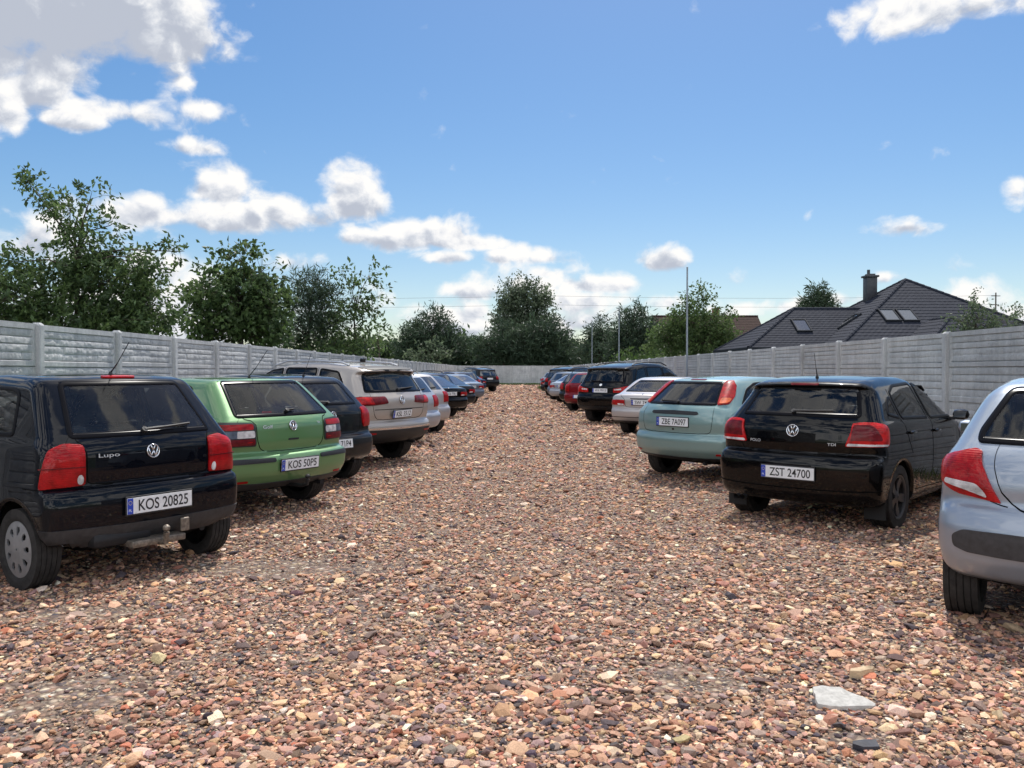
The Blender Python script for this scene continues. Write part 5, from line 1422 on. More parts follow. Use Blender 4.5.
def gable_house(label, x0, x1, y, d, eave, ridge, ch):
    h = empty('tiled_house', ((x0 + x1) / 2, y, 0)); tag(h, label, 'house'); wx = (x1 - x0) / 2
    mb = MB(); roof_face(mb, (-wx, -d, eave), (wx, -d, eave), (wx, 0, ridge), (-wx, 0, ridge), course=.4); roof_face(mb, (wx, d, eave), (-wx, d, eave), (-wx, 0, ridge), (wx, 0, ridge), course=.4); cap_line(mb, (-wx, 0, ridge + .03), (wx, 0, ridge + .03))
    rf = mb.build('roof', M_BTILE, h)
    b = MB(); b.box((0, 0, eave / 2), (2 * wx - .8, 2 * d - 1., eave))
    for s in (-1, 1): b.add([(s * (wx - .4), -d + .5, eave), (s * (wx - .4), d - .5, eave), (s * (wx - .4), 0, ridge - .25)], [[0, 1, 2]])
    b.build('wall', M_WALL, h)
    b = MB(); b.box((ch, .6, ridge + .2), (.9, .6, 1.6), bev=.02); b.box((ch, .6, ridge + 1.05), (1.05, .75, .12)); b.build('chimney', M_BRICK, rf)
    b = MB(); b.tube([(ch - 2.5, 0, ridge), (ch - 2.5, 0, ridge + 2.0)], .03, 6); b.tube([(ch - 3.1, 0, ridge + 1.8), (ch - 1.9, 0, ridge + 1.8)], .025, 6); b.tube([(ch - 2.9, 0, ridge + 1.5), (ch - 2.1, 0, ridge + 1.5)], .025, 6); b.build('tv_aerial', M_POLE, rf)
    for x in (-wx * .5, wx * .5):
        b = MB(); b.box((x, -d + .48, eave * .55), (1.4, .06, 1.3)); f = b.build('window', M_WALL, h); g = MB(); g.box((x, -d + .44, eave * .55), (1.2, .03, 1.1)); g.build('window_pane', M_DGLASS, f)
gable_house('far house with a brown tiled roof and brick chimney behind the leafy bush', 19.2, 33.5, 112, 5.2, 5.0, 8.9, 1.6)
# ------------------------------------------------------------------ vegetation
def leaf_mat(name, trans=.25):
    m, nt, b = nodes(name)
    at = N(nt, 'ShaderNodeAttribute', attribute_name='Col')
    nt.links.new(at.outputs['Color'], b.inputs['Base Color']); b.inputs['Roughness'].default_value = .5; b.inputs['Specular IOR Level'].default_value = .35
    tl = N(nt, 'ShaderNodeBsdfTranslucent', ins={'Color': at.outputs['Color']})
    mx = N(nt, 'ShaderNodeMixShader', ins={0: trans, 1: b.outputs[0], 2: tl.outputs[0]})
    nt.links.new(mx.outputs[0], nt.nodes['Material Output'].inputs[0])
    return m
M_LEAF = leaf_mat('leaf', .48); M_NEEDLE = leaf_mat('needle', .32)
def bark(name, col):
    return simple(name, col, .95, var=.4, scale=9, bump=.6)
M_BARK = bark('bark', (.075, .058, .045)); M_BIRCH = bark('pale_bark', (.32, .30, .28))

def leaves_mesh(P, D, L, Wd, C, fold=.25):
    """folded rhombic leaves: P base, D direction (unit), L length, Wd width"""
    n = len(P)
    r = rng.normal(size=(n, 3)); S = np.cross(D, r); S /= np.linalg.norm(S, axis=1, keepdims=True) + 1e-9
    Nn = np.cross(S, D)
    mid = P + D * (L * .45)[:, None] - Nn * (L * .06)[:, None]
    a = mid + S * (Wd * .5)[:, None] + Nn * (Wd * fold)[:, None]; b = mid - S * (Wd * .5)[:, None] + Nn * (Wd * fold)[:, None]
    t = P + D * L[:, None] - Nn * (L * .15)[:, None]
    V = np.stack([P, a, t, b], 1).reshape(-1, 3)
    k = np.arange(n)[:, None] * 4
    F = np.concatenate([k + np.array([0, 1, 2]), k + np.array([0, 2, 3])], 1).reshape(-1, 3)
    return V, F, np.repeat(np.concatenate([C, np.ones((n, 1))], 1), 4, 0)

def unit(n):
    v = rng.normal(size=(n, 3)); return v / np.linalg.norm(v, axis=1, keepdims=True)

def crown_pts(lumps, per_vol, shell=.55):
    """sprays through the crown's volume, denser towards the outside, with holes"""
    out = []; org = []
    for (c, r, k) in lumps:
        c = np.array(c, float); r = np.array(r, float)
        n = max(10, int(per_vol * k * r[0] * r[1] * r[2] * 4.19))
        d = unit(n); q = (shell + (1 - shell) * rng.random(n)) * (1 + .16 * rng.normal(size=n)) 
        q = np.where(rng.random(n) < .3, rng.random(n) ** .5, q)
        p = c + d * q[:, None] * r
        out.append(p); org.append(np.tile(c, (n, 1)))
    return np.concatenate(out), np.concatenate(org)

def tree(name, label, cat, base, lumps, dens, leaf, cols, per=14, group=None, trunk_r=.14, trunks=1, barkm=None, mat=None, spread=.30, droop=.35, narrow=.5, twig=True, zmin=.3):
    bx, by = base
    root = empty(name, (bx, by, 0)); tag(root, label, cat, group)
    S, O = crown_pts(lumps, dens)
    ok = S[:, 2] > zmin; S, O = S[ok], O[ok]
    # carve a few holes so the sky shows
    n = len(S); out = S - O; out /= np.linalg.norm(out, axis=1, keepdims=True) + 1e-9
    dirs = out * .8 + unit(n) * .6 + np.array([0, 0, .15]); dirs /= np.linalg.norm(dirs, axis=1, keepdims=True)
    cnt = rng.poisson(per, n).clip(3); idx = np.repeat(np.arange(n), cnt); m = len(idx)
    t = rng.random(m)
    P = S[idx] + dirs[idx] * (t * spread * 1.6)[:, None] + rng.normal(size=(m, 3)) * spread * .28
    D = dirs[idx] * .5 + unit(m) * .8 + np.array([0, 0, -droop]); D /= np.linalg.norm(D, axis=1, keepdims=True)
    L = leaf * rng.uniform(.65, 1.3, m); Wd = L * narrow * rng.uniform(.8, 1.2, m)
    base_c = np.array(cols); ci = rng.integers(len(cols), size=n)
    C = base_c[ci][idx] * rng.uniform(.7, 1.35, (m, 1)) * rng.uniform(.82, 1.2, (n, 1))[idx]
    V, F, col = leaves_mesh(P, D, L, Wd, C)
    V[:, 0] -= bx; V[:, 1] -= by
    mesh_np('crown', V, F, [mat or M_LEAF], False, root, col=col)
    # trunk, limbs, twigs
    b = MB(); r2 = random.Random(int(bx * 100 + by))
    top = max(c[2] for c, r, k in lumps)
    low = min(c[2] - r[2] * .4 for c, r, k in lumps)
    for tk in range(trunks):
        ox = (tk - (trunks - 1) / 2) * .35
        tip = (np.mean([c[0] for c, r, k in lumps]) - bx + ox * 2, np.mean([c[1] for c, r, k in lumps]) - by, top * .92)
        tr = [(ox, 0, -.1)] + [(ox + (tip[0] - ox) * q + r2.uniform(-.1, .1), tip[1] * q + r2.uniform(-.1, .1), tip[2] * q) for q in (.15, .35, .55, .75, .9, 1)]
        b.tube(tr, [trunk_r * s for s in (1.25, 1, .85, .65, .45, .25, .08)], 8)
        for li, (c, r, k) in enumerate(lumps):
            if trunks > 1 and li % trunks != tk: continue
            q = max(.12, min(.8, (c[2] - r[2] * .7) / tip[2])); s0 = Vector((tip[0] * q, tip[1] * q, tip[2] * q))
            e = Vector((c[0] - bx, c[1] - by, c[2])); mid = s0.lerp(e, .5) + Vector((r2.uniform(-.15, .15), r2.uniform(-.15, .15), .12))
            e2 = e + (e - s0).normalized() * max(r) * .5
            b.tube([s0, mid, e, e2], [trunk_r * .36, trunk_r * .24, trunk_r * .13, trunk_r * .04], 6)
    if twig:
        step = max(1, n // 420)
        for i in range(0, n, step):
            a = O[i] + (S[i] - O[i]) * .1; e = S[i] + dirs[i] * spread
            b.tube([(a[0] - bx, a[1] - by, a[2]), ((a[0] + e[0]) / 2 - bx, (a[1] + e[1]) / 2 - by, (a[2] + e[2]) / 2 + .05), (e[0] - bx, e[1] - by, e[2])], [trunk_r * .07, trunk_r * .05, .004], 4, cap=False)
    b.build('trunk', barkm or M_BARK, root, smooth=True, fixn=False)
    return root

def at(px, py, Y): return ((px - 510) / 828. * Y, Y, 1.5 - (py - 371) / 828. * Y)
def lump(px, py, rx, ry, Y, dy=0., k=1., rd=None):
    s = (Y + dy) / 828.
    return (at(px, py, Y + dy), (rx * s, (rd if rd else (rx + ry) / 2 * s), ry * s), k)

DG = [(.07, .112, .038), (.09, .14, .05), (.112, .165, .056), (.076, .12, .052)]
MG = [(.07, .115, .038), (.092, .142, .048), (.108, .155, .055)]
PG = [(.042, .068, .042), (.052, .082, .048), (.066, .098, .055)]
BG = [(.10, .135, .08), (.125, .16, .095), (.09, .12, .07)]
LG = [(.06, .10, .028), (.075, .12, .035), (.05, .085, .025)]

GT = 'trees beyond the left fence'
Y = 17.
tree('broadleaf_tree', 'largest leafy tree at the far left, rising above the left fence', 'tree', ((70 - 510) / 828 * Y, Y),
     [lump(72, 212, 22, 14, Y), lump(42, 196, 15, 11, Y, .3, .9), lump(92, 200, 17, 10, Y, -.2, .8), lump(88, 242, 28, 15, Y, 0), lump(60, 276, 36, 20, Y, .4), lump(18, 262, 22, 12, Y, .2), lump(8, 300, 42, 24, Y, -.3),
      lump(110, 285, 45, 30, Y, .3), lump(138, 258, 15, 10, Y, -.4), lump(181, 252, 10, 6, Y, -.2), lump(160, 264, 10, 6, Y, 0.1), lump(150, 305, 24, 26, Y, .2), lump(80, 325, 85, 22, Y, .2), lump(-40, 290, 40, 38, Y, .2), lump(112, 226, 10, 8, Y, .5), lump(30, 182, 5, 7, Y)],
     190, .115, DG, 11, GT, .062, spread=.16)
Y = 27.
tree('broadleaf_tree', 'dense dark round-leaved tree between the largest tree and the pines on the left', 'tree', ((245 - 510) / 828 * Y, Y),
     [lump(242, 262, 9, 16, Y, 0, 1.6), lump(224, 270, 9, 14, Y, .2, 1.3), lump(262, 272, 12, 14, Y), lump(240, 300, 36, 30, Y), lump(208, 290, 16, 18, Y, -.3), lump(205, 318, 20, 20, Y), lump(265, 310, 24, 26, Y, .3), lump(240, 335, 45, 16, Y)],
     44, .185, DG, 13, GT, .11, spread=.28, narrow=.62)
Y = 33.
tree('pine_tree', 'bushy young pine with upright tips beside the thin-crowned tree on the left', 'tree', ((308 - 510) / 828 * Y, Y),
     [lump(305, 283, 10, 14, Y, 0, 1.3), lump(318, 280, 8, 12, Y, .2), lump(300, 305, 18, 18, Y), lump(322, 310, 18, 22, Y), lump(305, 335, 30, 20, Y)], 34, .34, PG, 14, GT, .10, mat=M_NEEDLE, narrow=.13, spread=.3, droop=-.25)
tree('broadleaf_tree', 'open thin-crowned tree with gaps of sky, right of the young pine', 'tree', ((350 - 510) / 828 * Y, Y + 1),
     [lump(343, 275, 10, 10, Y, 0, .7), lump(368, 278, 12, 10, Y, 0, .5), lump(378, 297, 11, 9, Y, .2, .5), lump(352, 298, 18, 16, Y, 0, .9), lump(345, 325, 20, 20, Y), lump(372, 318, 8, 8, Y, 0, .4), lump(335, 345, 35, 12, Y), lump(366, 342, 15, 8, Y, 0, .6)], 26, .19, DG, 10, GT, .07, spread=.32)
Y = 70.
tree('broadleaf_tree', 'small lone sapling showing above the hedge left of the rounded far tree', 'tree', ((380 - 510) / 828 * Y, Y),
     [lump(380, 331, 8, 6, Y, 0, .8), lump(376, 343, 6, 8, Y, 0, .6)], 5, .32, DG, 10, GT, .10, spread=.35)
Y = 105.
GF = 'trees beyond the far fence'
tree('pine_tree', 'dark rounded pine standing left of the birch beyond the far fence', 'tree', ((433 - 510) / 828 * Y, Y),
     [lump(434, 320, 10, 9, Y, 0, 1.4), lump(430, 334, 22, 12, Y), lump(432, 350, 30, 14, Y), lump(412, 345, 12, 12, Y), lump(455, 345, 10, 12, Y)], 4, .62, PG, 16, GF, .22, mat=M_NEEDLE, narrow=.22, spread=.9, droop=-.1)
tree('bush', 'paler green bush in front of the dark rounded pine', 'bush', ((428 - 510) / 828 * 98, 98), [lump(430, 352, 12, 9, 98), lump(440, 357, 10, 7, 98), lump(420, 358, 12, 7, 98)], 2.2, .5, BG, 12, GF, .10, spread=.6)
Y = 108.
tree('birch_tree', 'tall grey-green birch rising above the other trees at the end of the yard', 'tree', ((523 - 510) / 828 * Y, Y),
     [lump(519, 286, 8, 7, Y), lump(511, 297, 11, 10, Y), lump(536, 294, 10, 9, Y), lump(524, 304, 19, 12, Y), lump(505, 316, 9, 12, Y), lump(543, 310, 8, 14, Y), lump(522, 328, 24, 14, Y)], 6.5, .36, BG, 16, GF, .16, 1, M_BIRCH, spread=.8, droop=.9)
tree('pine_tree', 'broad dark pine under the birch, to its right', 'tree', ((545 - 510) / 828 * 100, 100),
     [lump(545, 333, 16, 12, 100), lump(553, 350, 20, 16, 100), lump(530, 348, 18, 14, 100), lump(540, 358, 30, 8, 100)], 4.5, .6, PG, 16, GF, .2, mat=M_NEEDLE, narrow=.22, spread=.8, droop=-.1)
tree('pine_tree', 'broad dark pine under the birch, to its left', 'tree', ((503 - 510) / 828 * 101, 101),
     [lump(505, 338, 14, 12, 101), lump(495, 352, 18, 13, 101), lump(512, 354, 20, 12, 101)], 4.5, .6, PG, 16, GF, .2, mat=M_NEEDLE, narrow=.22, spread=.8, droop=-.1)
Y = 95.
tree('pine_tree', 'narrow dark pine behind the farthest grey pole', 'tree', ((602 - 510) / 828 * Y, Y),
     [lump(601, 327, 8, 8, Y, 0, 1.3), lump(601, 342, 13, 12, Y), lump(596, 354, 20, 10, Y)], 6, .55, PG, 16, GF, .2, mat=M_NEEDLE, narrow=.22, spread=.7)
Y = 78.
tree('pine_tree', 'big dark pine with spiky tips behind the middle grey pole', 'tree', ((635 - 510) / 828 * Y, Y),
     [lump(634, 316, 7, 9, Y, 0, 1.6), lump(643, 318, 6, 10, Y, 0, 1.4), lump(627, 326, 10, 10, Y), lump(638, 333, 19, 13, Y), lump(636, 350, 25, 14, Y), lump(618, 350, 14, 12, Y)], 8, .50, PG, 16, 'trees beyond the right fence', .2, mat=M_NEEDLE, narrow=.2, spread=.65, droop=-.3)
Y = 58.
tree('broadleaf_bush', 'mid green leafy bush in front of the brown-roofed house', 'bush', ((700 - 510) / 828 * Y, Y),
     [lump(697, 300, 9, 9, Y, 0, 1.1), lump(703, 296, 6, 7, Y, 0, 1.1), lump(684, 312, 8, 10, Y), lump(690, 325, 18, 14, Y), lump(668, 340, 17, 13, Y), lump(715, 323, 16, 12, Y), lump(700, 342, 32, 14, Y), lump(724, 334, 10, 12, Y)], 18, .24, MG, 14, 'trees beyond the right fence', .12, 2, spread=.5)
Y = 66.
tree('spruce_tree', 'pointed dark spruce top showing above the ridge of the dark roof', 'tree', ((817 - 510) / 828 * Y, Y),
     [lump(817, 292, 3, 5, Y, 0, 3), lump(817, 299, 8, 5, Y, 0, 2), lump(817, 307, 13, 6, Y, 0, 1.6), lump(817, 317, 17, 7, Y, 0, 1.3), lump(817, 330, 21, 9, Y)], 45, .42, PG, 14, 'trees beyond the right fence', .18, mat=M_NEEDLE, narrow=.2, spread=.5, droop=.2)
Y = 30.
tree('shrub', 'upright olive-green shrub in front of the dark roof at the right', 'shrub', ((980 - 510) / 828 * Y, Y),
     [lump(974, 302, 4, 8, Y, 0, 1.6), lump(981, 306, 4, 7, Y, 0, 1.4), lump(978, 318, 14, 12, Y), lump(962, 322, 8, 7, Y, 0, .8), lump(1003, 320, 8, 10, Y, 0, .7), lump(985, 330, 26, 9, Y), lump(1030, 322, 18, 12, Y, 0, .8)], 70, .13, BG, 11, 'trees beyond the right fence', .05, 2, spread=.22)
# far wood, one continuous mass
def wood(name, label, spans, Y, dens, cols, leaf):
    S = []
    for (x0, x1, top) in spans:
        n = int(dens * (x1 - x0))
        px = rng.uniform(x0, x1, n); tp = top + 3.5 * np.sin(px * .35) + 2.5 * np.sin(px * .13 + 1) + rng.normal(0, 1.2, n)
        py = tp + (374 - tp) * rng.random(n) ** 1.4; yy = Y + rng.uniform(-4, 8, n)
        S.append(np.stack([(px - 510) / 828 * yy, yy, 1.5 - (py - 371) / 828 * yy], 1))
    S = np.concatenate(S); n = len(S); per = 10; idx = np.repeat(np.arange(n), per); m = len(idx)
    P = S[idx] + rng.normal(size=(m, 3)) * .55; D = unit(m) + np.array([0, 0, .3]); D /= np.linalg.norm(D, axis=1, keepdims=True)
    L = leaf * rng.uniform(.6, 1.3, m); C = np.array(cols)[rng.integers(len(cols), size=n)][idx] * rng.uniform(.7, 1.3, (m, 1))
    V, F, col = leaves_mesh(P, D, L, L * .45, C)
    o = mesh_np(name, V, F, [M_LEAF], False, None, col=col); tag(o, label, 'wood', kind='stuff')
wood('far_wood', 'dark far wood forming a low continuous mass beyond the fences', [(320, 420, 346), (400, 480, 349), (440, 560, 345), (548, 610, 347), (590, 680, 346)], 118, 9, PG + DG, .75)
wood('roadside_hedge', 'bright green hedge tops just above the right fence near the poles', [(620, 672, 361), (672, 740, 362)], 66, 3, LG, .38)
# grass tufts at the foot of the far fence and the edges
def tufts(name, label, boxes):
    P = []
    for x0, x1, y0, y1, n in boxes: P.append(np.stack([rng.uniform(x0, x1, n), rng.uniform(y0, y1, n), np.zeros(n)], 1))
    P = np.concatenate(P); idx = np.repeat(np.arange(len(P)), 9); m = len(idx); Q = P[idx] + rng.normal(0, .05, (m, 3)) * np.array([1, 1, 0]); 
    D = unit(m) * .5 + np.array([0, 0, 1.]); D /= np.linalg.norm(D, axis=1, keepdims=True); L = rng.uniform(.08, .30, m)
    C = np.array(MG + LG)[rng.integers(6, size=m)] * rng.uniform(.7, 1.2, (m, 1)); V, F, col = leaves_mesh(Q, D, L, L * .10, C)
    o = mesh_np(name, V, F, [M_LEAF], False, None, col=col); tag(o, label, 'grass', kind='stuff')
tufts('grass_tufts', 'sparse green weeds along the foot of the fences', [(-5.7, 6.4, YE - .6, YE + .3, 700), (6.0, 6.5, 9, 80, 500), (-5.7, -5.3, 9, 80, 500), (3.0, 4.6, 60, 76, 120), (2.3, 2.9, 60, 76, 60)])

# overhead wires with their posts far behind
M_WIRE = simple('wire', (.20, .21, .23), .6)
for i, (yy, z0, z1, lab) in enumerate(((150, 15.0, 15.2, 'upper overhead power line crossing the sky at the right'), (150, 13.4, 13.6, 'lower overhead power line crossing the sky at the right'))):
    b = MB(); pts = [(-75 + 13.6 * k, yy, z0 + (z1 - z0) * k / 12 - .5 * math.sin(PI * ((k % 6) / 6))) for k in range(13)]
    b.tube(pts, .022, 5); o = b.build('overhead_wire', M_WIRE, None, smooth=True); tag(o, lab, 'wire', 'overhead wires')
for x in (-75, 88):
    b = MB(); b.tube([(x, 150, -.1), (x, 150, 15.7)], [.16, .11], 10); b.box((x, 150, 15.1), (1.6, .12, .12)); b.box((x, 150, 13.5), (1.2, .12, .12)); o = b.build('utility_pole', simple('weathered_wood', (.12, .10, .085), .9, var=.3, scale=6), None, smooth='auto')
    tag(o, {-75: 'wooden utility pole behind the largest tree on the left', 88: 'wooden utility pole behind the dark tiled roof on the right'}[x], 'utility pole', 'utility poles')
# ------------------------------------------------------------------ sky, sun, camera
SUN_EL, SUN_AZ = R(57), R(14)      # azimuth clockwise from +Y (the driving direction)
w = bpy.data.worlds.new('World'); sc.world = w; w.use_nodes = True
nt = w.node_tree; bg = nt.nodes['Background']
sky = N(nt, 'ShaderNodeTexSky', sky_type='NISHITA', sun_disc=False, sun_elevation=SUN_EL, sun_rotation=SUN_AZ, altitude=100., air_density=1.0, dust_density=.6, ozone_density=2.2)
SKY_STR = .125
CLOUD_ADD = .38
tc = N(nt, 'ShaderNodeTexCoord'); D = tc.outputs['Generated']
sep = N(nt, 'ShaderNodeSeparateXYZ', ins={0: D})
az = N(nt, 'ShaderNodeMath', operation='ARCTAN2', ins={0: sep.outputs[0], 1: sep.outputs[1]})
el = N(nt, 'ShaderNodeMath', operation='ARCSINE', ins={0: sep.outputs[2]})
def mth(op, a, b=None, clamp=False, c=None):
    ins = {0: a}
    if b is not None: ins[1] = b
    if c is not None: ins[2] = c
    return N(nt, 'ShaderNodeMath', operation=op, ins=ins, use_clamp=clamp).outputs[0]
AZ, EL = az.outputs[0], el.outputs[0]
# noise fields on the sphere
def nz(scale, detail, rough, off=(0, 0, 0), zs=1.5):
    mp = N(nt, 'ShaderNodeMapping', ins={'Vector': D, 'Location': off, 'Scale': (1, 1, zs)})
    return N(nt, 'ShaderNodeTexNoise', ins={'Vector': mp.outputs[0], 'Scale': scale, 'Detail': detail, 'Roughness': rough}).outputs['Fac']
def billow(off):
    mp = N(nt, 'ShaderNodeMapping', ins={'Vector': D, 'Location': off, 'Scale': (1, 1, 1.25)})
    wn = N(nt, 'ShaderNodeTexNoise', ins={'Vector': mp.outputs[0], 'Scale': 16., 'Detail': 3.})
    wv = N(nt, 'ShaderNodeVectorMath', operation='MULTIPLY_ADD', ins={0: wn.outputs['Color'], 1: (.045, .045, .045), 2: mp.outputs[0]})
    a = N(nt, 'ShaderNodeTexVoronoi', feature='SMOOTH_F1', ins={'Vector': wv.outputs[0], 'Scale': 15., 'Smoothness': .25}).outputs['Distance']
    b = N(nt, 'ShaderNodeTexVoronoi', feature='SMOOTH_F1', ins={'Vector': wv.outputs[0], 'Scale': 38., 'Smoothness': .2}).outputs['Distance']
    c = N(nt, 'ShaderNodeTexNoise', ins={'Vector': wv.outputs[0], 'Scale': 60., 'Detail': 5., 'Roughness': .62}).outputs['Fac']
    s = N(nt, 'ShaderNodeMath', operation='MULTIPLY', ins={0: a, 1: -.85}).outputs[0]
    s = N(nt, 'ShaderNodeMath', operation='MULTIPLY_ADD', ins={0: b, 1: -.38, 2: s}).outputs[0]
    return N(nt, 'ShaderNodeMath', operation='MULTIPLY_ADD', ins={0: c, 1: .58, 2: s}).outputs[0]
n_big = billow((0, 0, 0)); n_sun = billow((.006, .004, .016))
# cloud banks by azimuth and elevation (degrees): az, el, half width, height up, height down, strength
def dirs(px, py):
    x, z = (px - 510) / 828., (371 - py) / 828.
    return math.atan2(x, 1), math.atan2(z, math.hypot(x, 1))
BL = [ # px,py,rx,up,down,strength
    (50, 22, 150, 120, 40, 1.25), (182, 40, 46, 75, 42, 1.15), (184, 80, 26, 32, 22, .8), (205, 112, 34, 16, 14, .85), (-60, 40, 150, 120, 60, 1.2), (28, 90, 44, 26, 20, .95), (78, 120, 30, 11, 9, .72), (5, 112, 24, 14, 12, .7), (130, 115, 60, 12, 10, .62),
    (219, 190, 36, 30, 17, 1.1), (357, 205, 36, 42, 17, 1.2), (150, 215, 60, 20, 17, 1.0), (225, 218, 60, 20, 15, 1.05), (300, 218, 50, 22, 15, 1.0), (420, 236, 52, 18, 11, 1.0), (470, 243, 32, 9, 7, .9), (370, 238, 42, 10, 9, .85), (208, 150, 26, 8, 7, .6),
    (290, 262, 42, 14, 12, .8), (450, 258, 22, 6, 5, .6), (500, 258, 14, 7, 6, .7), (540, 258, 34, 12, 9, .75), (545, 274, 30, 12, 9, .75), (600, 285, 62, 11, 9, .85), (662, 263, 24, 14, 10, 1.0), (575, 303, 42, 14, 12, .95), (480, 292, 42, 10, 9, .7), (530, 285, 60, 22, 14, .62),
    (475, 312, 16, 11, 9, .8), (440, 320, 60, 20, 12, .6), (560, 325, 120, 26, 10, .55), (670, 302, 30, 10, 8, .75), (790, 306, 34, 10, 9, .75), (886, 278, 18, 10, 8, .95), (850, 300, 60, 10, 9, .45), (905, 228, 34, 9, 7, .62), (920, 12, 75, 26, 20, .8), (980, 8, 60, 20, 12, .7),
    (1018, 185, 16, 14, 14, .8), (190, 320, 60, 28, 26, .85), (40, 250, 80, 26, 20, .8), (150, 270, 50, 30, 25, .55), (1000, 320, 70, 25, 16, .5), (90, 300, 140, 30, 22, .8)]
grp = bpy.data.node_groups.new('cloud_bank', 'ShaderNodeTree')
for nm in ('az', 'el', 'a0', 'e0', 'ra', 'up', 'dn', 'st', 'cv', 'ch', 'cw', 'hb'): grp.interface.new_socket(nm, in_out='INPUT', socket_type='NodeSocketFloat')
for nm in ('v', 'h', 'w'): grp.interface.new_socket(nm, in_out='OUTPUT', socket_type='NodeSocketFloat')
gi = grp.nodes.new('NodeGroupInput'); go = grp.nodes.new('NodeGroupOutput')
def gm(op, a, b=None, clamp=False, c=None):
    ins = {0: a}
    if b is not None: ins[1] = b
    if c is not None: ins[2] = c
    return N(grp, 'ShaderNodeMath', operation=op, ins=ins, use_clamp=clamp).outputs[0]
I = gi.outputs
da = gm('DIVIDE', gm('SUBTRACT', I['az'], I['a0']), I['ra']); de = gm('SUBTRACT', I['el'], I['e0'])
ispos = gm('GREATER_THAN', de, 0.)
sc_ = N(grp, 'ShaderNodeMix', data_type='FLOAT', ins={0: ispos, 2: I['dn'], 3: I['up']}).outputs[0]
hh = gm('DIVIDE', de, sc_)
rr = gm('SQRT', gm('ADD', gm('MULTIPLY', da, da), gm('MULTIPLY', hh, hh)))
val = gm('MULTIPLY', gm('SUBTRACT', 1., rr), I['st'])
val = gm('MAXIMUM', val, -1.)
v_o = gm('SMOOTH_MAX', val, I['cv'], c=.10)
hrel = gm('DIVIDE', gm('SUBTRACT', I['el'], gm('SUBTRACT', I['e0'], I['dn'])), gm('ADD', I['up'], I['dn']))
wt = gm('EXPONENT', gm('MULTIPLY', val, 5.5))
hc = gm('SUBTRACT', gm('MINIMUM', gm('MAXIMUM', hrel, -.3), 1.2), I['hb'])
grp.links.new(v_o, go.inputs['v']); grp.links.new(gm('ADD', I['ch'], gm('MULTIPLY', hc, wt)), go.inputs['h']); grp.links.new(gm('ADD', I['cw'], wt), go.inputs['w'])
cv, ch, cw = None, None, None
for bi, (px, py, rx, up, dn, st) in enumerate(BL):
    a0, e0 = dirs(px, py); a1, _ = dirs(px + rx, py); _, e1 = dirs(px, py - up); _, e2 = dirs(px, py + dn)
    g = nt.nodes.new('ShaderNodeGroup'); g.node_tree = grp
    nt.links.new(AZ, g.inputs['az']); nt.links.new(EL, g.inputs['el'])
    g.inputs['a0'].default_value = a0; g.inputs['e0'].default_value = e0; g.inputs['ra'].default_value = a1 - a0; g.inputs['up'].default_value = e1 - e0; g.inputs['dn'].default_value = e0 - e2; g.inputs['st'].default_value = st; g.inputs['hb'].default_value = .55 if bi in (0, 4) else (.25 if bi == 1 else 0.)
    if cv is None: g.inputs['cv'].default_value = -1.; g.inputs['ch'].default_value = 0.; g.inputs['cw'].default_value = 0.
    else: nt.links.new(cv, g.inputs['cv']); nt.links.new(ch, g.inputs['ch']); nt.links.new(cw, g.inputs['cw'])
    cv, ch, cw = g.outputs['v'], g.outputs['h'], g.outputs['w']
ch = mth('DIVIDE', ch, cw)
erode = mth('MULTIPLY', mth('ADD', n_big, .28), 1.55)
dens = mth('ADD', mth('ADD', cv, erode), CLOUD_ADD)
alpha = N(nt, 'ShaderNodeMapRange', interpolation_type='SMOOTHSTEP', ins={'Value': dens, 'From Min': -.06, 'From Max': .72, 'To Max': 1.}).outputs[0]
edge = mth('MAXIMUM', mth('DIVIDE', mth('ABSOLUTE', AZ), .75), mth('DIVIDE', mth('ABSOLUTE', mth('SUBTRACT', EL, .24)), .36))
alpha = mth('MULTIPLY', alpha, N(nt, 'ShaderNodeMapRange', interpolation_type='SMOOTHSTEP', ins={'Value': edge, 'From Min': 1., 'From Max': .86, 'To Max': 1.}).outputs[0])
relief = mth('MULTIPLY', mth('SUBTRACT', n_big, n_sun), 1.5)
thick = N(nt, 'ShaderNodeMapRange', ins={'Value': dens, 'From Min': .3, 'From Max': 1.2, 'To Min': .30, 'To Max': .08}).outputs[0]
light = mth('ADD', mth('ADD', mth('MULTIPLY', ch, .85), relief), thick)
lit = N(nt, 'ShaderNodeMapRange', interpolation_type='SMOOTHSTEP', ins={'Value': light, 'From Min': .02, 'From Max': .92, 'To Max': 1.}).outputs[0]
STOPS = [(0., (.50, .54, .63)), (.4, (.70, .73, .79)), (.8, (.93, .93, .94)), (1., (1.02, 1.0, .97))]
CK = .76 / SKY_STR
cc = ramp(nt, lit, STOPS)
cs = N(nt, 'ShaderNodeVectorMath', operation='SCALE', ins={0: cc.outputs[0], 'Scale': CK})
gam = N(nt, 'ShaderNodeGamma', ins={0: sky.outputs[0], 1: .80})
hue = N(nt, 'ShaderNodeHueSaturation', ins={'Color': gam.outputs[0], 'Hue': .503, 'Saturation': 1.48, 'Value': 1.02})
mx = N(nt, 'ShaderNodeMix', data_type='RGBA', ins={0: alpha, 6: hue.outputs[0], 7: cs.outputs[0]})
nt.links.new(mx.outputs[2], bg.inputs[0]); bg.inputs[1].default_value = SKY_STR
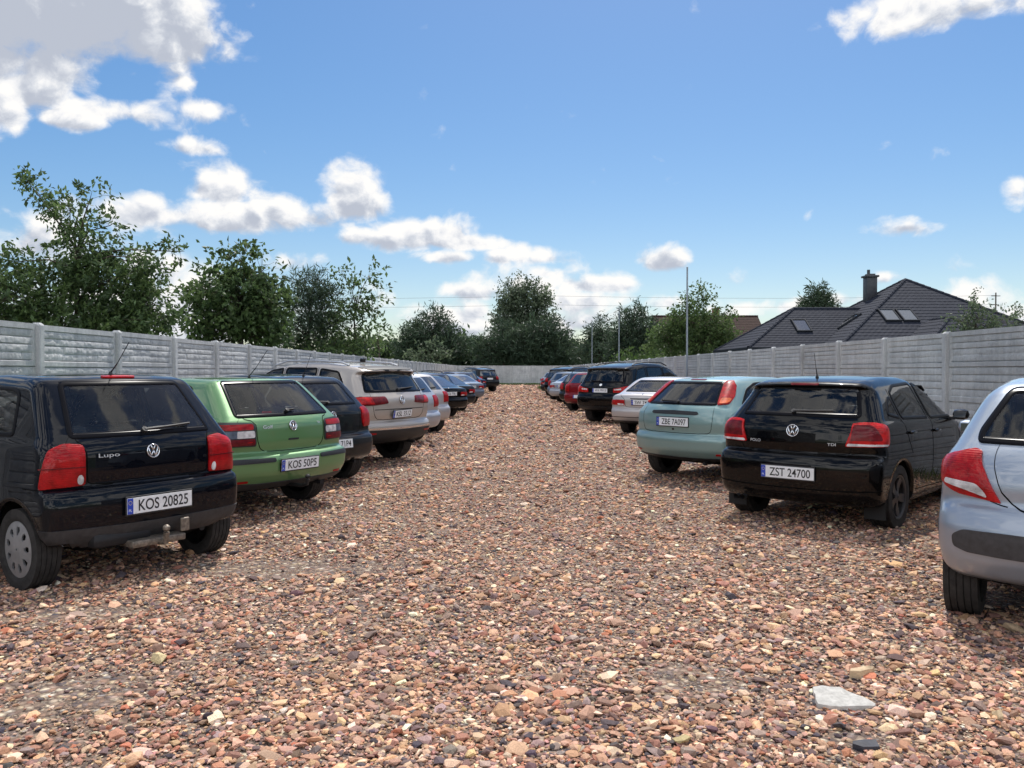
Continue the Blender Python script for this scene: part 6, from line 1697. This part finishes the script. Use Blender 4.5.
# the rest of the dome: scattered cloud out of view, cover raised for fill
mpd = N(nt, 'ShaderNodeMapping', ins={'Vector': D, 'Location': (3.1, 1.7, .4), 'Scale': (1, 1, 2.0)})
nd = N(nt, 'ShaderNodeTexNoise', ins={'Vector': mpd.outputs[0], 'Scale': 5.2, 'Detail': 8., 'Roughness': .58}).outputs['Fac']
ad = N(nt, 'ShaderNodeMapRange', interpolation_type='SMOOTHSTEP', ins={'Value': nd, 'From Min': .47, 'From Max': .56, 'To Max': 1.}).outputs[0]
ad = mth('MULTIPLY', ad, N(nt, 'ShaderNodeMapRange', interpolation_type='SMOOTHSTEP', ins={'Value': edge, 'From Min': 1., 'From Max': 1.2, 'To Max': 1.}).outputs[0])
ld_ = N(nt, 'ShaderNodeMapRange', ins={'Value': nd, 'From Min': .52, 'From Max': .72, 'To Min': 1., 'To Max': .25}).outputs[0]
cd = ramp(nt, ld_, STOPS)
# clouds opposite the sun, out of view, brightened as added fill on camera-facing surfaces
fill_gain = N(nt, 'ShaderNodeMapRange', ins={'Value': sep.outputs[1], 'From Min': .3, 'From Max': -.6, 'To Min': CK, 'To Max': CK * 2.6}).outputs[0]
cds = N(nt, 'ShaderNodeVectorMath', operation='SCALE', ins={0: cd.outputs[0], 'Scale': fill_gain})
mxd = N(nt, 'ShaderNodeMix', data_type='RGBA', ins={0: ad, 6: hue.outputs[0], 7: cds.outputs[0]})
bg2 = N(nt, 'ShaderNodeBackground', ins={0: mxd.outputs[2], 1: SKY_STR})
front = mth('LESS_THAN', edge, 1.)
ms = N(nt, 'ShaderNodeMixShader', ins={0: front, 1: bg2.outputs[0], 2: bg.outputs[0]})
nt.links.new(ms.outputs[0], nt.nodes['World Output'].inputs[0])
w.cycles.sampling_method = 'NONE'

ld = bpy.data.lights.new('sun', 'SUN'); ld.energy = 3.4; ld.angle = R(.5); ld.color = (1, .955, .89)
lo = bpy.data.objects.new('sun', ld); COL.objects.link(lo)
sd = Vector((math.sin(SUN_AZ) * math.cos(SUN_EL), math.cos(SUN_AZ) * math.cos(SUN_EL), math.sin(SUN_EL)))
lo.rotation_euler = (-sd).to_track_quat('-Z', 'Y').to_euler(); lo.location = (0, 0, 30)

cam = bpy.data.cameras.new('camera'); co = bpy.data.objects.new('camera', cam); COL.objects.link(co); sc.camera = co
cam.sensor_fit = 'HORIZONTAL'; cam.sensor_width = 36.; cam.lens = 828. / 1024 * 36; cam.clip_end = 4000; cam.clip_start = .05
pitch = math.atan((384 - 371) / 828.); yaw = math.atan((512 - 510) / 828.)
co.location = (0, 0, 1.5); co.rotation_euler = (PI / 2 - pitch, 0, -yaw)
sc.view_settings.view_transform = 'Standard'; sc.view_settings.look = 'None'; sc.view_settings.exposure = 0.42; sc.view_settings.gamma = 1
sc.render.engine = 'CYCLES'; sc.cycles.max_bounces = 8; sc.cycles.transparent_max_bounces = 12; sc.cycles.use_denoising = True
sc.cycles.caustics_reflective = False; sc.cycles.caustics_refractive = False
